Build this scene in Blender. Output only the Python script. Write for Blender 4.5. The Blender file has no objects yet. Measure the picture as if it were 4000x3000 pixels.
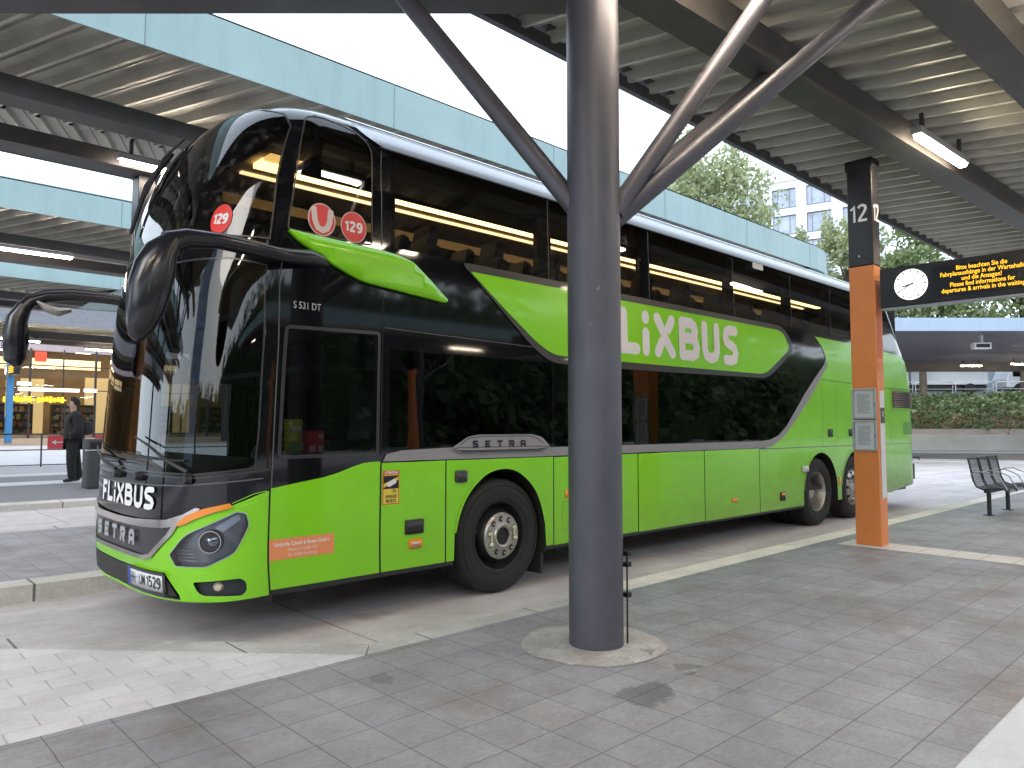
import bpy, bmesh, math, random, bisect
from mathutils import Vector, Matrix
from mathutils.geometry import delaunay_2d_cdt
random.seed(7)
sc = bpy.context.scene
R = math.radians

# ------------------------------------------------------------------ camera
cd = bpy.data.cameras.new('camera'); cam = bpy.data.objects.new('camera', cd); sc.collection.objects.link(cam)
cd.sensor_width = 36; cd.lens = 1585/2212*36; cd.clip_start = .05; cd.clip_end = 2000
YAW, PITCH = R(46.5), math.atan(92/1585)
CAM = Vector((-1.77, -5.0, 1.53))
cam.location = CAM
cam.rotation_euler = (R(90)+PITCH, 0, YAW-R(90))
sc.camera = cam
# ------------------------------------------------------------------ sky, sun, exposure
SUN_EL, SUN_AZ = R(32), R(200)
w = bpy.data.worlds.new('World'); sc.world = w; w.use_nodes = True
nt = w.node_tree; nt.nodes.clear()
sky = nt.nodes.new('ShaderNodeTexSky'); sky.sky_type = 'NISHITA'; sky.sun_disc = False
sky.sun_elevation = SUN_EL; sky.sun_rotation = R(90)-SUN_AZ
sky.air_density = 1.0; sky.dust_density = 4.0; sky.ozone_density = 1.0
tc = nt.nodes.new('ShaderNodeTexCoord'); nz = nt.nodes.new('ShaderNodeTexNoise')
nz.inputs['Scale'].default_value = 1.6; nz.inputs['Detail'].default_value = 5
nt.links.new(tc.outputs['Generated'], nz.inputs['Vector'])
cr = nt.nodes.new('ShaderNodeValToRGB')
cr.color_ramp.elements[0].position = .3; cr.color_ramp.elements[0].color = (8.0, 9.6, 11.4, 1)
cr.color_ramp.elements[1].position = .75; cr.color_ramp.elements[1].color = (10.6, 11.6, 12.7, 1)
nt.links.new(nz.outputs['Fac'], cr.inputs['Fac'])
mx = nt.nodes.new('ShaderNodeMix'); mx.data_type = 'RGBA'; mx.inputs['Factor'].default_value = .82
nt.links.new(sky.outputs[0], mx.inputs['A']); nt.links.new(cr.outputs[0], mx.inputs['B'])
bg = nt.nodes.new('ShaderNodeBackground'); bg.inputs['Strength'].default_value = .15
nt.links.new(mx.outputs['Result'], bg.inputs['Color'])
wo = nt.nodes.new('ShaderNodeOutputWorld'); nt.links.new(bg.outputs[0], wo.inputs[0])
sl = bpy.data.lights.new('sun', 'SUN'); sl.energy = .5; sl.angle = R(25); sl.color = (1, .95, .88)
so = bpy.data.objects.new('sun', sl); sc.collection.objects.link(so)
sd = Vector((math.cos(SUN_EL)*math.cos(SUN_AZ), math.cos(SUN_EL)*math.sin(SUN_AZ), math.sin(SUN_EL)))
so.rotation_euler = sd.to_track_quat('Z', 'Y').to_euler()
sc.view_settings.view_transform = 'Standard'; sc.view_settings.look = 'None'
sc.view_settings.exposure = .92; sc.view_settings.gamma = 1
sc.render.engine = 'CYCLES'
try:
    sc.cycles.use_denoising = True; sc.cycles.denoiser = 'OPENIMAGEDENOISE'
    sc.cycles.max_bounces = 8; sc.cycles.transparent_max_bounces = 16; sc.cycles.sample_clamp_indirect = 6
    sc.cycles.caustics_reflective = False; sc.cycles.caustics_refractive = False
except Exception: pass

# ------------------------------------------------------------------ materials
MATS = {}
def mat(name, col=(.5,.5,.5), rough=.5, metal=0., emit=None, es=0., coat=0., var=0., vs=3., bump=0., bs=40., spec=.5, alpha=1.):
    if name in MATS: return MATS[name]
    m = bpy.data.materials.new(name); m.use_nodes = True; t = m.node_tree; b = t.nodes['Principled BSDF']
    b.inputs['Base Color'].default_value = (*col, 1); b.inputs['Roughness'].default_value = rough
    b.inputs['Metallic'].default_value = metal; b.inputs['Coat Weight'].default_value = coat
    b.inputs['Coat Roughness'].default_value = .04
    b.inputs['Specular IOR Level'].default_value = spec
    if emit: b.inputs['Emission Color'].default_value = (*emit, 1); b.inputs['Emission Strength'].default_value = es
    if var or bump:
        tc = t.nodes.new('ShaderNodeTexCoord')
    if var:
        n = t.nodes.new('ShaderNodeTexNoise'); n.inputs['Scale'].default_value = vs; n.inputs['Detail'].default_value = 8
        n.inputs['Roughness'].default_value = .65
        t.links.new(tc.outputs['Object'], n.inputs['Vector'])
        r = t.nodes.new('ShaderNodeValToRGB')
        r.color_ramp.elements[0].position = .3; r.color_ramp.elements[1].position = .7
        r.color_ramp.elements[0].color = (*[c*(1-var) for c in col], 1); r.color_ramp.elements[1].color = (*[min(1, c*(1+var)) for c in col], 1)
        t.links.new(n.outputs['Fac'], r.inputs['Fac']); t.links.new(r.outputs[0], b.inputs['Base Color'])
        q = t.nodes.new('ShaderNodeMapRange'); q.inputs['To Min'].default_value = max(.02, rough-.12*min(1, var*3)); q.inputs['To Max'].default_value = min(1, rough+.12*min(1, var*3))
        t.links.new(n.outputs['Fac'], q.inputs['Value']); t.links.new(q.outputs[0], b.inputs['Roughness'])
    if bump:
        n2 = t.nodes.new('ShaderNodeTexNoise'); n2.inputs['Scale'].default_value = bs; n2.inputs['Detail'].default_value = 4
        t.links.new(tc.outputs['Object'], n2.inputs['Vector'])
        bp = t.nodes.new('ShaderNodeBump'); bp.inputs['Strength'].default_value = bump; bp.inputs['Distance'].default_value = .02
        t.links.new(n2.outputs['Fac'], bp.inputs['Height']); t.links.new(bp.outputs[0], b.inputs['Normal'])
    MATS[name] = m; return m
def glass(name, tint, refl=1.0, wav=0.02, ws=1.2, dirt=0.):
    m = bpy.data.materials.new(name); m.use_nodes = True; t = m.node_tree; t.nodes.clear()
    o = t.nodes.new('ShaderNodeOutputMaterial'); tr = t.nodes.new('ShaderNodeBsdfTransparent'); tr.inputs[0].default_value = (*tint, 1)
    g = t.nodes.new('ShaderNodeBsdfGlossy'); g.inputs['Roughness'].default_value = .012; g.inputs[0].default_value = (refl, refl, refl, 1)
    f = t.nodes.new('ShaderNodeFresnel'); f.inputs[0].default_value = 1.6
    tc = t.nodes.new('ShaderNodeTexCoord'); n = t.nodes.new('ShaderNodeTexNoise'); n.inputs['Scale'].default_value = ws
    t.links.new(tc.outputs['Object'], n.inputs['Vector'])
    bp = t.nodes.new('ShaderNodeBump'); bp.inputs['Strength'].default_value = wav; bp.inputs['Distance'].default_value = .1
    t.links.new(n.outputs['Fac'], bp.inputs['Height'])
    t.links.new(bp.outputs[0], g.inputs['Normal']); t.links.new(bp.outputs[0], f.inputs['Normal'])
    x = t.nodes.new('ShaderNodeMixShader'); t.links.new(f.outputs[0], x.inputs[0]); t.links.new(tr.outputs[0], x.inputs[1]); t.links.new(g.outputs[0], x.inputs[2])
    last = x
    if dirt:
        d = t.nodes.new('ShaderNodeBsdfDiffuse'); d.inputs[0].default_value = (.5, .45, .4, 1)
        n3 = t.nodes.new('ShaderNodeTexNoise'); n3.inputs['Scale'].default_value = 14; n3.inputs['Detail'].default_value = 8
        t.links.new(tc.outputs['Object'], n3.inputs['Vector'])
        q = t.nodes.new('ShaderNodeMapRange'); q.inputs['From Min'].default_value = .52; q.inputs['From Max'].default_value = .8; q.inputs['To Max'].default_value = dirt
        t.links.new(n3.outputs['Fac'], q.inputs['Value'])
        x2 = t.nodes.new('ShaderNodeMixShader'); t.links.new(q.outputs[0], x2.inputs[0]); t.links.new(x.outputs[0], x2.inputs[1]); t.links.new(d.outputs[0], x2.inputs[2]); last = x2
    t.links.new(last.outputs[0], o.inputs[0]); MATS[name] = m; return m

def paving(name, c1, c2, joint, bw, rh, off=(0,0), offset=0., mortar=.006, rough=.8, stain=None, speck=.25, squash=1., bumpy=.3, warm=None):
    """slabs laid in a grid: world x/y in metres drive a brick texture"""
    m = bpy.data.materials.new(name); m.use_nodes = True; t = m.node_tree; b = t.nodes['Principled BSDF']; L = t.links.new
    tc = t.nodes.new('ShaderNodeTexCoord'); mp = t.nodes.new('ShaderNodeMapping'); mp.inputs['Location'].default_value = (-off[0], -off[1], 0)
    L(tc.outputs['Object'], mp.inputs['Vector'])
    nd = t.nodes.new('ShaderNodeTexNoise'); nd.inputs['Scale'].default_value = 9
    L(tc.outputs['Object'], nd.inputs['Vector'])
    vm = t.nodes.new('ShaderNodeVectorMath'); vm.operation = 'SCALE'; vm.inputs['Scale'].default_value = .008
    L(nd.outputs['Color'], vm.inputs[0])
    va = t.nodes.new('ShaderNodeVectorMath'); L(mp.outputs[0], va.inputs[0]); L(vm.outputs[0], va.inputs[1])
    br = t.nodes.new('ShaderNodeTexBrick'); br.offset = offset; br.squash = squash
    br.inputs['Scale'].default_value = 1; br.inputs['Brick Width'].default_value = bw; br.inputs['Row Height'].default_value = rh
    br.inputs['Mortar Size'].default_value = mortar/2; br.inputs['Mortar Smooth'].default_value = .6; br.inputs['Bias'].default_value = 0
    br.inputs['Color1'].default_value = (*c1, 1); br.inputs['Color2'].default_value = (*c2, 1); br.inputs['Mortar'].default_value = (*joint, 1)
    L(va.outputs[0], br.inputs['Vector'])
    col = br.outputs['Color']
    def mul(colr, scale, lo, hi, detail=8, tint=(1,1,1), stretch=None, p=(.35,.65)):
        n = t.nodes.new('ShaderNodeTexNoise'); n.inputs['Scale'].default_value = scale; n.inputs['Detail'].default_value = detail; n.inputs['Roughness'].default_value = .65
        src = tc.outputs['Object']
        if stretch:
            s = t.nodes.new('ShaderNodeMapping'); s.inputs['Scale'].default_value = stretch; s.inputs['Rotation'].default_value = (0, 0, .5); L(src, s.inputs['Vector']); src = s.outputs[0]
        L(src, n.inputs['Vector'])
        r = t.nodes.new('ShaderNodeValToRGB'); r.color_ramp.elements[0].position = p[0]; r.color_ramp.elements[1].position = p[1]
        r.color_ramp.elements[0].color = (lo*tint[0], lo*tint[1], lo*tint[2], 1); r.color_ramp.elements[1].color = (hi, hi, hi, 1)
        L(n.outputs['Fac'], r.inputs['Fac'])
        x = t.nodes.new('ShaderNodeMix'); x.data_type = 'RGBA'; x.blend_type = 'MULTIPLY'; x.inputs['Factor'].default_value = 1
        L(colr, x.inputs['A']); L(r.outputs[0], x.inputs['B']); return x.outputs['Result'], n
    col, _ = mul(col, 1.1, 1-speck*.8, 1+speck*.4)
    col, nf = mul(col, 26, 1-speck*.45, 1+speck*.3, stretch=(1, 2, 1))
    if name == 'slate_slabs':
        col, _ = mul(col, 1.7, .80, 1.03, tint=(1.10, 1.0, .93), p=(.36,.50))
        col, _ = mul(col, 3.3, 1.0, 1.16, detail=12, stretch=(1, 6, 1), p=(.60,.72))
        col, _ = mul(col, 60, .80, 1.08, p=(.3,.42))
    col, _ = mul(col, 5, 1-speck*.5, 1.05, tint=(1.03, .99, .98))
    if stain:
        for (sx, sy, rad, dk) in stain:
            vs_ = t.nodes.new('ShaderNodeVectorMath'); vs_.operation = 'SUBTRACT'; vs_.inputs[1].default_value = (sx, sy, .15)
            L(tc.outputs['Object'], vs_.inputs[0])
            ln = t.nodes.new('ShaderNodeVectorMath'); ln.operation = 'LENGTH'; L(vs_.outputs[0], ln.inputs[0])
            n = t.nodes.new('ShaderNodeTexNoise'); n.inputs['Scale'].default_value = 3.2/rad*.4; n.inputs['Detail'].default_value = 5; L(tc.outputs['Object'], n.inputs['Vector'])
            ma = t.nodes.new('ShaderNodeMath'); ma.operation = 'MULTIPLY_ADD'; ma.inputs[1].default_value = 2.2*rad; L(n.outputs['Fac'], ma.inputs[0])
            nm = t.nodes.new('ShaderNodeMath'); nm.operation = 'SUBTRACT'; L(ln.outputs['Value'], nm.inputs[0]); nm.inputs[1].default_value = 0
            L(nm.outputs[0], ma.inputs[2])
            q = t.nodes.new('ShaderNodeMapRange'); q.inputs['From Min'].default_value = rad*1.45; q.inputs['From Max'].default_value = rad*1.6
            q.inputs['To Min'].default_value = dk; q.inputs['To Max'].default_value = 1; L(ma.outputs[0], q.inputs['Value'])
            x = t.nodes.new('ShaderNodeMix'); x.data_type = 'RGBA'; x.blend_type = 'MULTIPLY'; x.inputs['Factor'].default_value = 1
            L(col, x.inputs['A']); cc = t.nodes.new('ShaderNodeCombineColor')
            for k in range(3): L(q.outputs[0], cc.inputs[k])
            L(cc.outputs[0], x.inputs['B']); col = x.outputs['Result']
    L(col, b.inputs['Base Color']); b.inputs['Roughness'].default_value = rough
    bp = t.nodes.new('ShaderNodeBump'); bp.inputs['Strength'].default_value = bumpy; bp.inputs['Distance'].default_value = .01
    ad = t.nodes.new('ShaderNodeMath'); ad.operation = 'MULTIPLY_ADD'; ad.inputs[1].default_value = -1.5; L(br.outputs['Fac'], ad.inputs[0]); L(nf.outputs['Fac'], ad.inputs[2])
    L(ad.outputs[0], bp.inputs['Height']); L(bp.outputs[0], b.inputs['Normal'])
    MATS[name] = m; return m

GREEN = mat('lime_paint', (.24,.70,.004), .26, coat=.3, var=.05, vs=2.)
def dusty(m, col=(.20,.24,.10), z0=.25, z1=1.25, amt=.85):
    t = m.node_tree; b = t.nodes['Principled BSDF']; L = t.links.new
    src = b.inputs['Base Color'].links[0].from_socket
    tc = t.nodes.new('ShaderNodeTexCoord'); sp = t.nodes.new('ShaderNodeSeparateXYZ'); L(tc.outputs['Object'], sp.inputs[0])
    q = t.nodes.new('ShaderNodeMapRange'); q.inputs['From Min'].default_value = z1; q.inputs['From Max'].default_value = z0; L(sp.outputs[2], q.inputs['Value'])
    qx = t.nodes.new('ShaderNodeMapRange'); qx.inputs['From Min'].default_value = -3; qx.inputs['From Max'].default_value = 13; L(sp.outputs[0], qx.inputs['Value'])
    mp = t.nodes.new('ShaderNodeMapping'); mp.inputs['Scale'].default_value = (1,1,3.); L(tc.outputs['Object'], mp.inputs['Vector'])
    n = t.nodes.new('ShaderNodeTexNoise'); n.inputs['Scale'].default_value = 3.5; n.inputs['Detail'].default_value = 9; n.inputs['Roughness'].default_value = .7; L(mp.outputs[0], n.inputs['Vector'])
    m1 = t.nodes.new('ShaderNodeMath'); m1.operation = 'MULTIPLY'; L(q.outputs[0], m1.inputs[0]); L(n.outputs['Fac'], m1.inputs[1])
    m2 = t.nodes.new('ShaderNodeMath'); m2.operation = 'MULTIPLY'; L(m1.outputs[0], m2.inputs[0]); L(qx.outputs[0], m2.inputs[1])
    m3 = t.nodes.new('ShaderNodeMath'); m3.operation = 'MULTIPLY'; m3.inputs[1].default_value = amt*2; m3.use_clamp = True; L(m2.outputs[0], m3.inputs[0])
    x = t.nodes.new('ShaderNodeMix'); x.data_type = 'RGBA'; x.inputs['B'].default_value = (*col, 1); L(m3.outputs[0], x.inputs['Factor']); L(src, x.inputs['A']); L(x.outputs['Result'], b.inputs['Base Color'])
dusty(GREEN)
BLACK = mat('black_gloss', (.006,.006,.008), .05, spec=.5)
DKTRIM = mat('dark_trim', (.032,.032,.036), .35, coat=.2)
GREYTR = mat('grey_trim', (.30,.29,.31), .4, metal=.2)
SILVER = mat('silver_moulding', (.36,.375,.40), .30, metal=.7)
ROOFM = mat('roof_paint', (.30,.33,.38), .25, metal=.3, coat=.5)
WHITE = mat('white_lettering', (.80,.78,.80), .4)
GAP = mat('panel_gap', (.012,.012,.012), .7)
RUB = mat('tyre_rubber', (.018,.018,.018), .75, var=.25, vs=9, bump=.15, bs=60)
DISC = mat('steel_hub', (.50,.47,.44), .35, metal=.85, var=.12, vs=20)
DISH = mat('silver_rim', (.42,.40,.39), .38, metal=.8, var=.25, vs=14)
BLKM = mat('black_metal', (.014,.014,.016), .45, var=.2, vs=12)
PLAST = mat('black_plastic', (.02,.02,.022), .5, bump=.1, bs=90)
MIRR = mat('mirror_shell', (.012,.012,.017), .22, spec=.6)
CHROME = mat('chrome', (.62,.58,.55), .14, metal=1.)
AMBER = mat('amber_lens', (.85,.27,.01), .18, coat=.8)
RED = mat('red_sticker', (.72,.045,.05), .4)
ORANGE = mat('orange_paint', (.76,.245,.065), .42, var=.05, vs=3, coat=.15)
ORSTK = mat('orange_sticker', (.80,.29,.12), .45)
SIGNBK = mat('sign_black', (.014,.014,.018), .35, var=.2, vs=3)
STEEL = mat('anthracite_steel', (.112,.111,.134), .48, metal=.45, var=.14, vs=3, bump=.03, bs=160)
BEAM = mat('beam_steel', (.085,.08,.078), .5, metal=.2, var=.12, vs=3)
DECK = mat('corrugated_sheet', (.55,.53,.46), .42, metal=.45, var=.16, vs=1.5)
TEAL = mat('teal_fascia', (.27,.385,.39), .55, var=.05, vs=.7)
BLUEF = mat('pale_blue_fascia', (.30,.38,.50), .55, var=.04, vs=.7)
GLS = glass('tinted_window', (.42,.42,.43), .9, .02, 1.0)
GLSL = glass('dark_window', (.12,.12,.13), .9, .03, 1.2)
GLSW = glass('windscreen', (.36,.40,.39), .95, .02, .8)
GLSU = glass('upper_windscreen', (.36,.35,.33), .95, .03, .9, dirt=.12)
GLSD = glass('driver_window', (.42,.44,.44), .95, .015, .8)
INT = mat('interior_dark', (.02,.02,.022), .8)
INTB = mat('interior_beige', (.42,.34,.22), .7)
SEATM = mat('seat_fabric', (.02,.02,.024), .85, bump=.1)
STRIP = mat('warm_strip', (1,.85,.5), .5, emit=(1,.68,.24), es=5.)
STRIP2 = mat('dim_strip', (1,.85,.6), .5, emit=(1,.70,.36), es=2.)
TUBE = mat('tube_light', (1,.9,.75), .5, emit=(1,.83,.62), es=48.)
TUBEW = mat('tube_light_white', (1,.9,.85), .5, emit=(1,.84,.70), es=34.)
LED = mat('led_amber', (.1,.05,0), .5, emit=(1,.50,.02), es=1.3)
FACE = mat('clock_face', (.8,.8,.78), .5, emit=(1,1,.93), es=.75)
PAPER = mat('paper', (.62,.64,.66), .6, var=.03)
ALU = mat('grey_frame', (.42,.45,.48), .4, metal=.3)
PANELW = mat('white_panel', (.66,.66,.67), .4)

def overlay(m, col, scale, lo, hi, stretch=(1,1,1), amt=1., detail=6):
    """marks with a shape of their own (scuffs, runs, specks) mixed over the base colour"""
    t = m.node_tree; b = t.nodes['Principled BSDF']; L = t.links.new
    tc = t.nodes.new('ShaderNodeTexCoord'); mp = t.nodes.new('ShaderNodeMapping'); mp.inputs['Scale'].default_value = stretch; L(tc.outputs['Object'], mp.inputs['Vector'])
    n = t.nodes.new('ShaderNodeTexNoise'); n.inputs['Scale'].default_value = scale; n.inputs['Detail'].default_value = detail; n.inputs['Roughness'].default_value = .65; L(mp.outputs[0], n.inputs['Vector'])
    q = t.nodes.new('ShaderNodeMapRange'); q.inputs['From Min'].default_value = lo; q.inputs['From Max'].default_value = hi; q.inputs['To Max'].default_value = amt; L(n.outputs['Fac'], q.inputs['Value'])
    x = t.nodes.new('ShaderNodeMix'); x.data_type = 'RGBA'; x.inputs['B'].default_value = (*col, 1); L(q.outputs[0], x.inputs['Factor'])
    i = b.inputs['Base Color']
    if i.links: L(i.links[0].from_socket, x.inputs['A'])
    else: x.inputs['A'].default_value = i.default_value
    L(x.outputs['Result'], i)
overlay(STEEL, (.30,.30,.31), 28, .68, .74, (1,1,.6), .7)
overlay(STEEL, (.05,.05,.055), 6, .56, .75, (1,1,.25), .5)
overlay(TEAL, (.17,.24,.235), 3.5, .5, .75, (1,1,.12), .45)
overlay(TEAL, (.36,.47,.47), .5, .45, .7, (1,1,1), .5)
overlay(BLUEF, (.22,.28,.36), 3, .5, .75, (1,1,.12), .4)
overlay(ORANGE, (.30,.10,.04), 9, .64, .74, (1,1,.5), .55)
overlay(ORANGE, (.85,.42,.22), 30, .68, .74, (1,1,.4), .6)
overlay(BEAM, (.16,.15,.14), 2.5, .5, .75, (1,1,1), .5)
overlay(DECK, (.30,.25,.17), 1.4, .55, .75, (1,.35,1), .55)
overlay(GREYTR, (.20,.19,.19), 6, .55, .75, (1,1,3), .4)
# ------------------------------------------------------------------ object helpers
def link(o): sc.collection.objects.link(o); return o
def tag(o, label=None, cat=None, group=None, kind=None):
    if label: o['label'] = label
    if cat: o['category'] = cat
    if group: o['group'] = group
    if kind: o['kind'] = kind
    return o
def thing(name, label, cat, loc=(0,0,0), rz=0, group=None):
    o = link(bpy.data.objects.new(name, None)); o.empty_display_size = .2
    o.location = loc; o.rotation_euler = (0,0,rz); tag(o, label, cat, group); return o
def obj(name, verts, faces, m, parent=None, smooth=False, world=True):
    me = bpy.data.meshes.new(name); me.from_pydata([tuple(v) for v in verts], [], faces); me.update()
    return objm(name, me, m, parent, smooth, world)
def objm(name, me, m, parent=None, smooth=False, world=True):
    if m: me.materials.append(m)
    if smooth: me.polygons.foreach_set('use_smooth', [True]*len(me.polygons))
    o = link(bpy.data.objects.new(name, me))
    if parent:
        o.parent = parent
        if world: o.matrix_parent_inverse = wm(parent).inverted()
    return o
def wm(o):
    M = Matrix.LocRotScale(o.location, o.rotation_euler, o.scale)
    if o.parent: M = wm(o.parent) @ o.matrix_parent_inverse @ M
    return M
class MB:
    """collects simple solids into one mesh"""
    def __init__(s): s.v = []; s.f = []
    def add(s, v, f): k = len(s.v); s.v += [tuple(p) for p in v]; s.f += [tuple(i+k for i in q) for q in f]; return s
    def box(s, a, b, M=None):
        (x0,y0,z0),(x1,y1,z1) = a, b
        v = [Vector(p) for p in ((x0,y0,z0),(x1,y0,z0),(x1,y1,z0),(x0,y1,z0),(x0,y0,z1),(x1,y0,z1),(x1,y1,z1),(x0,y1,z1))]
        if M: v = [M@p for p in v]
        return s.add(v, [(0,3,2,1),(4,5,6,7),(0,1,5,4),(1,2,6,5),(2,3,7,6),(3,0,4,7)])
    def tube(s, pts, r, n=10, cap=True, flat=1.):
        pts = [Vector(p) for p in pts]; rs = r if isinstance(r, (list,tuple)) else [r]*len(pts)
        v = []; up = None
        for i, p in enumerate(pts):
            d = (pts[min(i+1,len(pts)-1)]-pts[max(i-1,0)]).normalized()
            if up is None: up = Vector((0,0,1)) if abs(d.z) < .9 else Vector((1,0,0))
            a = d.cross(up).normalized(); b = a.cross(d).normalized(); up = b
            rr = rs[i]; rr = rr if isinstance(rr, tuple) else (rr, rr*flat)
            for k in range(n):
                t = 2*math.pi*k/n; v.append(p+a*math.cos(t)*rr[0]+b*math.sin(t)*rr[1])
        f = []
        for i in range(len(pts)-1):
            for k in range(n): f.append((i*n+k, (i+1)*n+k, (i+1)*n+(k+1)%n, i*n+(k+1)%n))
        if cap: f.append(tuple(range(n))); f.append(tuple((len(pts)-1)*n+k for k in reversed(range(n))))
        return s.add(v, f)
    def lathe(s, prof, n=40, M=None, close=False):
        """prof: (radius, axial) pairs, axis = local Z"""
        v = []; f = []; m = len(prof)
        for k in range(n):
            t = 2*math.pi*k/n
            for r_, h in prof: v.append(Vector((r_*math.cos(t), r_*math.sin(t), h)))
        for k in range(n):
            for i in range(m-1): f.append((k*m+i, ((k+1)%n)*m+i, ((k+1)%n)*m+i+1, k*m+i+1))
        if M: v = [M@p for p in v]
        return s.add(v, f)
    def prism(s, poly, z0, z1, M=None):
        n = len(poly); v = [Vector((x,y,z0)) for x,y in poly]+[Vector((x,y,z1)) for x,y in poly]
        if M: v = [M@p for p in v]
        return s.add(v, [tuple(reversed(range(n))), tuple(range(n,2*n))]+[(i,(i+1)%n,n+(i+1)%n,n+i) for i in range(n)])
    def make(s, name, m, parent=None, smooth=False, world=True, bevel=0, seg=2):
        o = obj(name, s.v, s.f, m, parent, smooth, world)
        me = o.data
        bm = bmesh.new(); bm.from_mesh(me); bmesh.ops.recalc_face_normals(bm, faces=bm.faces)
        if smooth:
            for e in bm.edges:
                if len(e.link_faces) == 2 and e.calc_face_angle(0) > R(38): e.smooth = False
        bm.to_mesh(me); bm.free()
        if bevel:
            b = o.modifiers.new('b','BEVEL'); b.width = bevel; b.segments = seg; b.limit_method = 'ANGLE'
        return o
def arc(cx, cy, r, a0, a1, n=8, ry=None):
    ry = ry or r
    return [(cx+r*math.cos(R(a0+(a1-a0)*i/n)), cy+ry*math.sin(R(a0+(a1-a0)*i/n))) for i in range(n+1)]
def rounded(poly, r, n=5):
    out = []; N = len(poly)
    for i in range(N):
        p = Vector(poly[i]); a = Vector(poly[i-1]); b = Vector(poly[(i+1)%N])
        rr = r[i] if isinstance(r, (list,tuple)) else r
        da = (a-p); db = (b-p); k = min(rr, da.length*.45, db.length*.45)
        if k < 1e-4: out.append(tuple(p)); continue
        A = p+da.normalized()*k; B = p+db.normalized()*k
        for j in range(n+1):
            t = j/n; out.append(tuple(A*(1-t)**2+p*2*t*(1-t)+B*t*t))
    return out
def rect(x0,z0,x1,z1,r=0): 
    p = [(x0,z0),(x1,z0),(x1,z1),(x0,z1)]
    return rounded(p, r) if r else p

# 2D fill with interior points -> (verts2d, tris)
def inside(px, py, poly):
    c = False; n = len(poly); j = n-1
    for i in range(n):
        xi, yi = poly[i]; xj, yj = poly[j]
        if (yi > py) != (yj > py) and px < (xj-xi)*(py-yi)/(yj-yi)+xi: c = not c
        j = i
    return c
def fill2d(outline, holes=(), step=.12):
    loops = [outline]+list(holes); V = []; E = []
    for lp in loops:
        k0 = len(V); n = len(lp)
        for i in range(n):
            a = Vector(lp[i]); b = Vector(lp[(i+1)%n]); m = max(1, int(math.ceil((b-a).length/step)))
            for j in range(m): V.append(a.lerp(b, j/m))
        k1 = len(V); E += [(k, k+1 if k+1 < k1 else k0) for k in range(k0, k1)]
    x0 = min(p[0] for p in outline); x1 = max(p[0] for p in outline); y0 = min(p[1] for p in outline); y1 = max(p[1] for p in outline)
    if x1-x0 > step or y1-y0 > step:
        nx = max(1, int((x1-x0)/step)); ny = max(1, int((y1-y0)/step))
        for i in range(1, nx):
            for j in range(1, ny):
                x = x0+(x1-x0)*i/nx; y = y0+(y1-y0)*j/ny
                if inside(x, y, outline) and not any(inside(x, y, h) for h in holes): V.append(Vector((x+.0007*((i*7+j*3)%5), y+.0006*((i*5+j)%7))))
    r = delaunay_2d_cdt(V, E, [], 0, 1e-5)
    pv, pf = r[0], r[2]; out = []
    for f in pf:
        cx = sum(pv[i][0] for i in f)/3; cy = sum(pv[i][1] for i in f)/3
        if inside(cx, cy, outline) and not any(inside(cx, cy, h) for h in holes):
            a, b, c = (pv[i] for i in f)
            k_ = (b-a).cross(c-a)
            if abs(k_) < 2e-6*max(.02, min(step, .2)): continue
            if k_ < 0: f = f[::-1]
            out.append(tuple(f))
    return [tuple(p) for p in pv], out
def text2d(s, size=1., bold=0., align='LEFT', sx=1., spacing=1.):
    cu = bpy.data.curves.new('t', 'FONT'); cu.body = s; cu.size = size; cu.offset = bold; cu.align_x = align; cu.resolution_u = 3; cu.space_character = spacing
    o = bpy.data.objects.new('t', cu); sc.collection.objects.link(o)
    dg = bpy.context.evaluated_depsgraph_get(); me = bpy.data.meshes.new_from_object(o.evaluated_get(dg))
    v = [(p.co.x*sx, p.co.y) for p in me.vertices]; f = [tuple(p.vertices) for p in me.polygons]
    bpy.data.objects.remove(o); bpy.data.curves.remove(cu); bpy.data.meshes.remove(me)
    return v, f
def stroke(pts, w, rnd=True):
    """outline polygon of a thick polyline"""
    P = [Vector(p) for p in pts]; h = w/2; Lf = []; Rt = []
    for i, p in enumerate(P):
        if i == 0: d = (P[1]-p).normalized(); n = Vector((-d.y, d.x)); s = 1
        elif i == len(P)-1: d = (p-P[i-1]).normalized(); n = Vector((-d.y, d.x)); s = 1
        else:
            a = (p-P[i-1]).normalized(); b = (P[i+1]-p).normalized(); d = (a+b).normalized(); n = Vector((-d.y, d.x)); s = min(1.5, 1/max(.3, n.dot(Vector((-a.y, a.x)))))
        Lf.append(p+n*h*s); Rt.append(p-n*h*s)
    out = [tuple(p) for p in Rt]
    def cap(c, d):
        a0 = math.atan2(d.y, d.x)-math.pi/2
        return [(c.x+h*math.cos(a0+math.pi*k/6), c.y+h*math.sin(a0+math.pi*k/6)) for k in range(1, 6)]
    if rnd: out += cap(P[-1], (P[-1]-P[-2]).normalized())
    out += [tuple(p) for p in reversed(Lf)]
    if rnd: out += cap(P[0], (P[0]-P[1]).normalized())
    return out
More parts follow.
